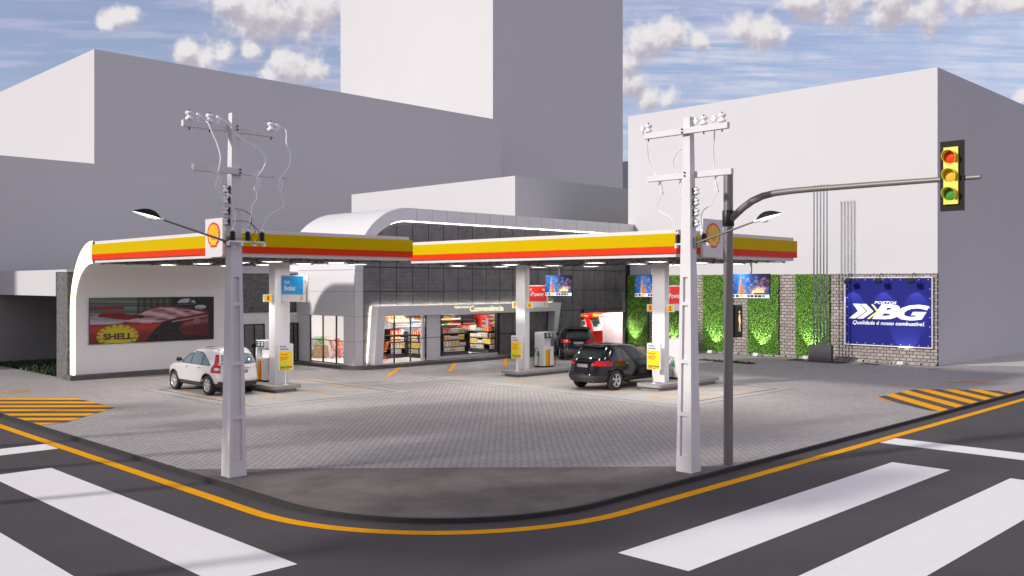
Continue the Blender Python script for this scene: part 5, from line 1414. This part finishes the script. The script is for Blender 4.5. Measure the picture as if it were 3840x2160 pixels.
    w2 = [(-.23, 7.43), (-.13, 7.31), (.01, 7.09), (.2, 6.96), (.44, 6.85), (.58, 6.65), (.52, 6.45), (.39, 6.24)]; w2b = [(.35, 5.96), (.37, 5.78), (.25, 5.61), (.23, 5.39), (.15, 5.14)]
    w3 = [(1.16, 7.42), (1.21, 7.32), (1.17, 7.02), (1.21, 6.8), (1.13, 6.53), (.93, 6.24)]; w3b = [(.88, 5.95), (1.02, 5.68), (.68, 5.47), (.53, 5.27), (.48, 5.14)]
    def smooth(p):
        out = []
        for i in range(len(p) - 1):
            a, b, c, d = p[max(i - 1, 0)], p[i], p[i + 1], p[min(i + 2, len(p) - 1)]
            for k in range(5):
                f = k / 5; out.append(tuple(.5 * (2 * b[q] + (c[q] - a[q]) * f + (2 * a[q] - 5 * b[q] + 4 * c[q] - d[q]) * f * f + (3 * b[q] - a[q] - 3 * c[q] + d[q]) * f ** 3) for q in range(3)))
        out.append(tuple(p[-1])); return out
    for a, b in ((w1, w1b), (w2, w2b), (w3, w3b)):
        n = len(a); mb = MB(); mb.tube(smooth([(x, yu + (yl - .12 - yu) * i / (n - 1) - (.10 if 0 < i < n - 1 else 0), z) for i, (x, z) in enumerate(a)]), .0135, 8); mb.build('wire', M['porcelain'], t, local=True)
        n = len(b); mb = MB(); mb.tube(smooth([(x, yl - .12 + (yb - yl + .12) * i / (n - 1), z) for i, (x, z) in enumerate(b)]), .009, 8); mb.build('wire', M['porcelain'], t, local=True)
    for pts in ([(-.11, -.16, 5.54), (.02, -.22, 5.54), (.2, -.26, 5.46), (.25, -.28, 5.36), (.20, -.30, 5.20), (.16, -.3, 5.12)], [(-.11, -.16, 5.29), (.05, -.24, 5.30), (.2, -.30, 5.26), (.36, -.34, 5.12), (.37, -.36, 4.98), (.28, -.36, 4.83), (.2, -.36, 4.92), (.15, -.3, 5.0)], [(-.15, -.2, 4.94), (.0, -.34, 4.92), (.2, -.36, 4.98), (.3, -.34, 5.1), (.22, -.3, 5.28)]):
        mb = MB(); mb.tube(smooth(pts), .007, 6); mb.build('cable', M['black'], t, local=True)
    mb = MB()
    for z in (4.45, 4.75): mb.lathe((-.06, -D(z) / 2, z), [(.02, -.035), (.02, .0)], 8, 'y')
    mb.build('bolt', M['porcelain'], t, local=True)
    # street lamp arm
    a = Vector((-W(4.9) / 2 - .03, -.05, 4.86)); b = Vector((-1.56, -.05, 5.26))
    mb = MB(); mb.box(a.x - .02, a.x + .05, -.10, 0, 4.76, 4.98); mb.tube([a, b], [.024, .018], 10); mb.tube([a + Vector((0, 0, -.07)), a + Vector((-.12, 0, .0))], .014, 8); lamp = mb.build('lamp_arm', M['grey_steel'], t, local=True)
    d = Vector((-.975, 0, .22)).normalized(); up = Vector((.22, 0, .975)); sd = Vector((0, 1, 0))
    mb = MB(); mb.tube([b - d * .02, b + d * .13], .033, 10); mb.build('lamp_socket', M['porcelain'], lamp, local=True)
    def dome(scale, flat, n0=10):
        vs = []; fs = []
        for i in range(n0 + 1):
            f = i / n0
            for k in range(13):
                q = math.pi * k / 12; wv = math.sin(math.pi * (.06 + .90 * f) ** .8) * .115 * scale
                c = b + d * (.05 + .55 * f); vs.append(c + sd * math.cos(q) * wv + up * (math.sin(q) * wv * 1.0 * flat))
        for i in range(n0):
            for k in range(12): fs.append((i * 13 + k, i * 13 + k + 1, (i + 1) * 13 + k + 1, (i + 1) * 13 + k))
        return vs, fs
    mb = MB(); vs, fs = dome(1, 1.15); mb.add(vs, fs, 0, True); mb.build('lamp_shade', M['dark_steel'], lamp, local=True)
    mb = MB(); vs, fs = dome(.97, -.16); mb.add(vs, fs, 0, True); mb.build('lamp_lens', M['lamp_glow'], lamp, local=True)
    bm = bmesh.new(); bmesh.ops.create_uvsphere(bm, u_segments=14, v_segments=10, radius=1); c = b + d * .22 - up * .035
    for v in bm.verts: v.co = c + d * v.co.x * .085 + sd * v.co.y * .055 + up * v.co.z * .05
    mb = MB(); mb.bm(bm, 0, True); mb.build('bulb', M['porcelain'], lamp, local=True)
    return t
pl = make_pole(); pl.location = (9.60, 17.71, 0); pl['label'] = 'concrete power pole on the left of the corner, standing before the white car'
dup(pl, (16.66, 11.25, 0), R(90), 'concrete power pole next to the traffic light pole')

# ------------------------------------------------------------------ traffic light
t = thing('traffic_light', 'traffic light on a long bent arm over the right hand road', 'traffic light', (17.91, 11.05, 0))
mb = MB(); mb.tube([(17.91, 11.05, 0), (17.91, 11.05, 6.5)], .105, 18); mb.build('pole', M['grey_steel'], t)
mb = MB(); mb.lathe((17.91, 11.05, 5.27), [(.125, 0), (.13, .01), (.13, .34), (.125, .35)], 18); mb.build('sleeve', M['black'], t)
arm = [(17.91, 10.98, 5.42), (17.9, 10.88, 5.50), (17.89, 10.67, 5.66), (17.88, 10.44, 5.79), (17.87, 10.18, 5.88), (17.86, 9.88, 5.925), (17.85, 9.50, 5.94), (17.84, 8.97, 5.945), (17.82, 7.5, 5.94), (17.80, 5.77, 5.93)]
mb = MB(); mb.tube(arm, [.075, .078, .08, .08, .075, .07, .064, .06, .055, .045], 14); mb.build('arm', M['grey_steel'], t)
fx = face_x(17.72)
mb = MB(); mb.slab(fx, -6.45, -6.03, 5.335, 6.62, -.03, 0); hd = mb.build('signal_head', M['dark_steel'], t)
mb = MB(); mb.slab(fx, -6.375, -6.12, 5.455, 6.50, .001, .05); mb.build('signal_body', M['sig_yellow'], hd)
for v, m in ((6.315, 'sig_red'), (5.98, 'sig_amber'), (5.64, 'sig_green')):
    mb = MB(); o = fx.p(-6.247, v, .05); vs = []; n = 20; fs = []
    for k in range(n + 1):
        a = -.9 + (math.pi + 1.8) * k / n; dp = .05 + .13 * max(0, math.sin(max(0, min(math.pi, (a + .9) / (math.pi + 1.8) * math.pi))))
        for r, dd in ((.125, 0), (.125, dp), (.115, dp), (.115, 0)): vs.append(o + fx.u * (r * math.cos(a)) + fx.v * (r * math.sin(a)) + fx.n * dd)
    for k in range(n):
        for q in range(3): fs.append((k * 4 + q, (k + 1) * 4 + q, (k + 1) * 4 + q + 1, k * 4 + q + 1))
    mb.add(vs, fs, 0, True); mb.build('visor', M['sig_yellow'], hd)
    mb = MB(); mb.lathe(o, [(.113, -.004), (.10, -.014), (.06, -.026), (.0, -.03)], 20, 'x'); mb.build('lens', M[m], hd)
q = thing('pedestrian_signal', 'black pedestrian signal with amber walking figure on the traffic light pole', 'signal', (18.2, 11.1, 2.78))
mb = MB()
for z in (2.66, 3.58): mb.box(18.0, 18.08, 11.02, 11.10, z, z + .10)
mb.box(18.02, 18.06, 11.04, 11.08, 2.6, 3.72); mb.build('bracket', M['black'], q)
mb = MB(); mb.box(18.06, 18.40, 10.97, 11.19, 2.80, 3.53, bev=.03); mb.build('housing', M['black'], q)
fy = face_y(10.965)
mb = MB()
mb.lathe(fy.p(18.235, 3.37, .003), [(.026, 0), (.026, .004)], 12, 'y')
mb.shape(fy, [(18.21, 3.32), (18.25, 3.33), (18.275, 3.20), (18.29, 3.10), (18.28, 3.09), (18.262, 3.16), (18.255, 3.08), (18.275, 2.93), (18.255, 2.93), (18.238, 3.07), (18.215, 2.94), (18.195, 2.94), (18.215, 3.10), (18.20, 3.20), (18.19, 3.16), (18.18, 3.17), (18.195, 3.27)], .006)
mb.build('walking_figure', M['walker'], q)

# ------------------------------------------------------------------ street trees across the side road; their shade dapples the corner
def street_tree(x, y, h, r, seed, label, n=6500):
    t = thing('street_tree', label, 'tree', (x, y, RZ), 0, 'street trees across the side road'); rnd = random.Random(seed)
    mb = MB(); mb.tube([(x, y, RZ), (x + .05, y, h * .3), (x - .05, y + .06, h * .55), (x, y, h * .8)], [.2, .16, .11, .05], 10)
    tips = []
    for k in range(9):
        a = math.tau * k / 9 + rnd.uniform(-.3, .3); z0 = h * rnd.uniform(.32, .6); p = Vector((x + math.cos(a) * r * rnd.uniform(.5, .85), y + math.sin(a) * r * rnd.uniform(.5, .85), h * rnd.uniform(.55, .9)))
        mb.tube([(x, y, z0), tuple((Vector((x, y, z0)) + p) / 2 + Vector((0, 0, .2))), tuple(p)], [.07, .045, .02], 6); tips.append(p)
    mb.build('trunk', M['bark'], t)
    cl = tips + [Vector((x + rnd.gauss(0, .4) * r, y + rnd.gauss(0, .4) * r, h * rnd.uniform(.5, 1.0))) for _ in range(12)]
    mb = MB()
    for _ in range(n):
        c = rnd.choice(cl) + Vector((rnd.gauss(0, .42), rnd.gauss(0, .42), rnd.gauss(0, .34))) ; s = rnd.uniform(.08, .15)
        u = Vector((rnd.gauss(0, 1), rnd.gauss(0, 1), rnd.gauss(0, 1))).normalized(); v = u.cross(Vector((rnd.gauss(0, 1), rnd.gauss(0, 1), rnd.gauss(0, 1)))).normalized()
        mb.add([c - u * s, c - v * s * .6, c + u * s, c + v * s * .6], [(0, 1, 2, 3)])
    mb.build('crown', M['tree_leaf'], t)
for k, (x, y, h, r) in enumerate(TREES): street_tree(x, y, h, r, 20 + k, TREE_LABELS[k])
# ------------------------------------------------------------------ camera
cam = bpy.data.cameras.new('camera'); co = bpy.data.objects.new('camera', cam); COL.objects.link(co); SC.camera = co
co.location = (0, 0, 4.0); yaw = R(44.82)
co.rotation_euler = (R(90), 0, yaw - R(90))
cam.sensor_width = 36.0; cam.lens = 3472.0 / 3840.0 * 36.0; cam.shift_y = -16.0 / 3840.0
cam.clip_start = .1; cam.clip_end = 2000
# ------------------------------------------------------------------ sun
sd = Vector((-1.0, .32, .42)).normalized()
su = bpy.data.lights.new('sun', 'SUN'); su.energy = 3.1; su.angle = R(3.2); su.color = (1.0, .942, .895)
so = bpy.data.objects.new('sun', su); COL.objects.link(so); so.location = (0, 0, 60); so.rotation_euler = sd.to_track_quat('Z', 'Y').to_euler()
# ------------------------------------------------------------------ sky
wd = bpy.data.worlds.new('World'); SC.world = wd; wd.use_nodes = True
g = NT(wd.node_tree); bg = wd.node_tree.nodes['Background']
sky = g.n('ShaderNodeTexSky', sky_type='NISHITA'); sky.sun_disc = False
sky.sun_elevation = math.asin(sd.z); sky.sun_rotation = math.atan2(sd.x, sd.y); sky.altitude = 200; sky.air_density = 1.0; sky.dust_density = .9; sky.ozone_density = 2.0
D = g.n('ShaderNodeTexCoord').outputs['Generated']
d3 = g.xyz(D)
SK = .11
FILL_BANK = (.80, .745, .93)
tint = g.n('ShaderNodeVectorMath', operation='MULTIPLY'); g.put(tint.inputs[0], sky.outputs[0]); tint.inputs[1].default_value = (1.10, .99, 1.06)
base = tint.outputs[0]
def br(r, q, b): return (r / SK, q / SK, b / SK, 1)
hl_ = g.m('SQRT', g.m('MAXIMUM', g.m('ADD', g.m('MULTIPLY', d3[0], d3[0]), g.m('MULTIPLY', d3[1], d3[1])), .0001))
fw_ = g.m('DIVIDE', g.m('ADD', g.m('MULTIPLY', d3[0], math.cos(yaw)), g.m('MULTIPLY', d3[1], math.sin(yaw))), hl_)
# high thin streaks on a level sheet far above
zz = g.m('ADD', g.m('MAXIMUM', d3[2], 0.0), .06)
px, py = g.m('DIVIDE', d3[0], zz), g.m('DIVIDE', d3[1], zz)
def streak(ang, sx, sy, sc, off):
    c, s = math.cos(ang), math.sin(ang)
    u = g.m('ADD', g.m('MULTIPLY', px, c * sx), g.m('MULTIPLY', py, s * sx)); v = g.m('ADD', g.m('MULTIPLY', px, -s * sy), g.m('MULTIPLY', py, c * sy))
    return g.noise(g.comb(g.m('ADD', u, off), v, off), sc, 7, .58)
s1 = streak(R(-18), .22, 1.0, 1.5, 3.1); s2 = streak(R(-40), .5, 1.5, 3.6, 9.7)
veil = g.m('MAXIMUM', g.m('MULTIPLY', g.ramp(s1, .45, .75), .85), g.m('MULTIPLY', g.ramp(s2, .46, .70), .80))
veil = g.m('MULTIPLY', veil, g.ramp(d3[2], 0.0, .10))
s3 = streak(R(-44), .5, 2.4, 5.0, 21.3)
right = g.m('MULTIPLY', g.m('MULTIPLY', g.ramp(s3, .36, .68), g.ramp(g.noise(D, 13.0, 4, .6), .34, .62, .25, 1.0)), g.ramp(g.m('SUBTRACT', d3[0], d3[1]), .0, .30))
base = g.mix(g.m('MULTIPLY', g.ramp(fw_, .5, .8), .30), base, br(.42, .45, .60))
base = g.mix(veil, base, br(.48, .475, .63))
base = g.mix(g.m('MULTIPLY', right, .75), base, br(.66, .66, .74))
# bright cloud band added in unseen sky, beside and behind view, to fill shade
fill_mask = g.ramp(g.noise(D, 2.6, 6, .55), .30, .50)
fill_mask = g.m('MULTIPLY', g.m('MULTIPLY', fill_mask, g.ramp(fw_, .50, .80, 1.0, 0.0)), g.ramp(d3[2], .30, .55, 1.0, 0.0))
base = g.mix(fill_mask, base, br(*FILL_BANK))
base = g.mix(g.ramp(d3[2], .42, .70, 0.0, .65), base, br(.40, .375, .385))  # neutral haze added overhead, out of view, to make the skylight less blue
# heaped clouds: soft balls in given directions, broken up by fractal noise
def direction(x, y):      # view direction of a cloud, kept as a plain direction of the sky
    a = math.atan2(x - 1920, 3472.0); el = (1064 - y) / 3472.0
    h = Vector((math.cos(yaw - a), math.sin(yaw - a))); L = 1 / math.cos(a)
    return Vector((h.x * L, h.y * L, el)).normalized()
CL = [(450, 65, 50), (400, 92, 38), (495, 48, 42), (860, 15, 80), (960, 60, 110), (1090, 50, 130), (1220, 40, 120), (700, 200, 52), (760, 225, 75), (840, 205, 52), (940, 195, 45), (1080, 255, 85), (1180, 275, 60), (1010, 290, 60),
      (2420, 150, 85), (2530, 125, 80), (2620, 150, 50), (2780, 110, 70), (2880, 115, 75), (2940, 130, 45), (3000, 10, 95), (3160, 20, 95), (3330, 10, 120), (3480, 30, 90), (3640, 15, 80), (3800, 5, 60), (2380, 300, 75), (2430, 360, 70), (2500, 370, 50), (2350, 240, 50), (3835, 365, 40)]
def shifted(v):
    q = g.n('ShaderNodeVectorMath', operation='ADD'); g.put(q.inputs[0], D); q.inputs[1].default_value = v; return q.outputs[0]
def density(P):
    """soft balls joined together and torn at the rim by fractal noise"""
    dens = None
    for (x, y, r) in CL:
        sb = g.n('ShaderNodeVectorMath', operation='DISTANCE'); g.put(sb.inputs[0], P); sb.inputs[1].default_value = direction(x, y)
        v = g.m('SUBTRACT', 1.0, g.m('DIVIDE', sb.outputs['Value'], r / 3472.0 * 1.15))
        dens = v if dens is None else g.m('SMOOTH_MAX', dens, v, .55)
    n = g.m('ADD', g.m('MULTIPLY', g.m('SUBTRACT', g.noise(P, 34.0, 3, .5), .5), 1.7), g.m('MULTIPLY', g.m('SUBTRACT', g.noise(P, 95.0, 8, .55), .5), .9))
    return g.m('ADD', dens, n)
dm = density(D); du = density(shifted((-.004, .002, .011)))
mask = g.ramp(dm, .10, .72)
tone = g.ramp(g.m('ADD', g.m('SUBTRACT', dm, du), g.m('MULTIPLY', du, -.5)), -.85, .30)
ccol = g.mix(tone, br(.43, .40, .46), br(.72, .69, .70))
full = g.mix(g.m('MULTIPLY', mask, g.ramp(d3[2], .0, .05)), base, ccol)
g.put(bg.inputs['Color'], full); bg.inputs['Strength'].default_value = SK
SC.view_settings.view_transform = 'Standard'; SC.view_settings.look = 'None'; SC.view_settings.gamma = 1.0
SC.view_settings.exposure = EXPOSURE
SC.render.engine = 'CYCLES'
SC.cycles.max_bounces = 6; SC.cycles.diffuse_bounces = 4; SC.cycles.glossy_bounces = 3; SC.cycles.transparent_max_bounces = 8; SC.cycles.caustics_reflective = False; SC.cycles.caustics_refractive = False
SC.cycles.sample_clamp_indirect = 6.0; SC.cycles.use_denoising = True
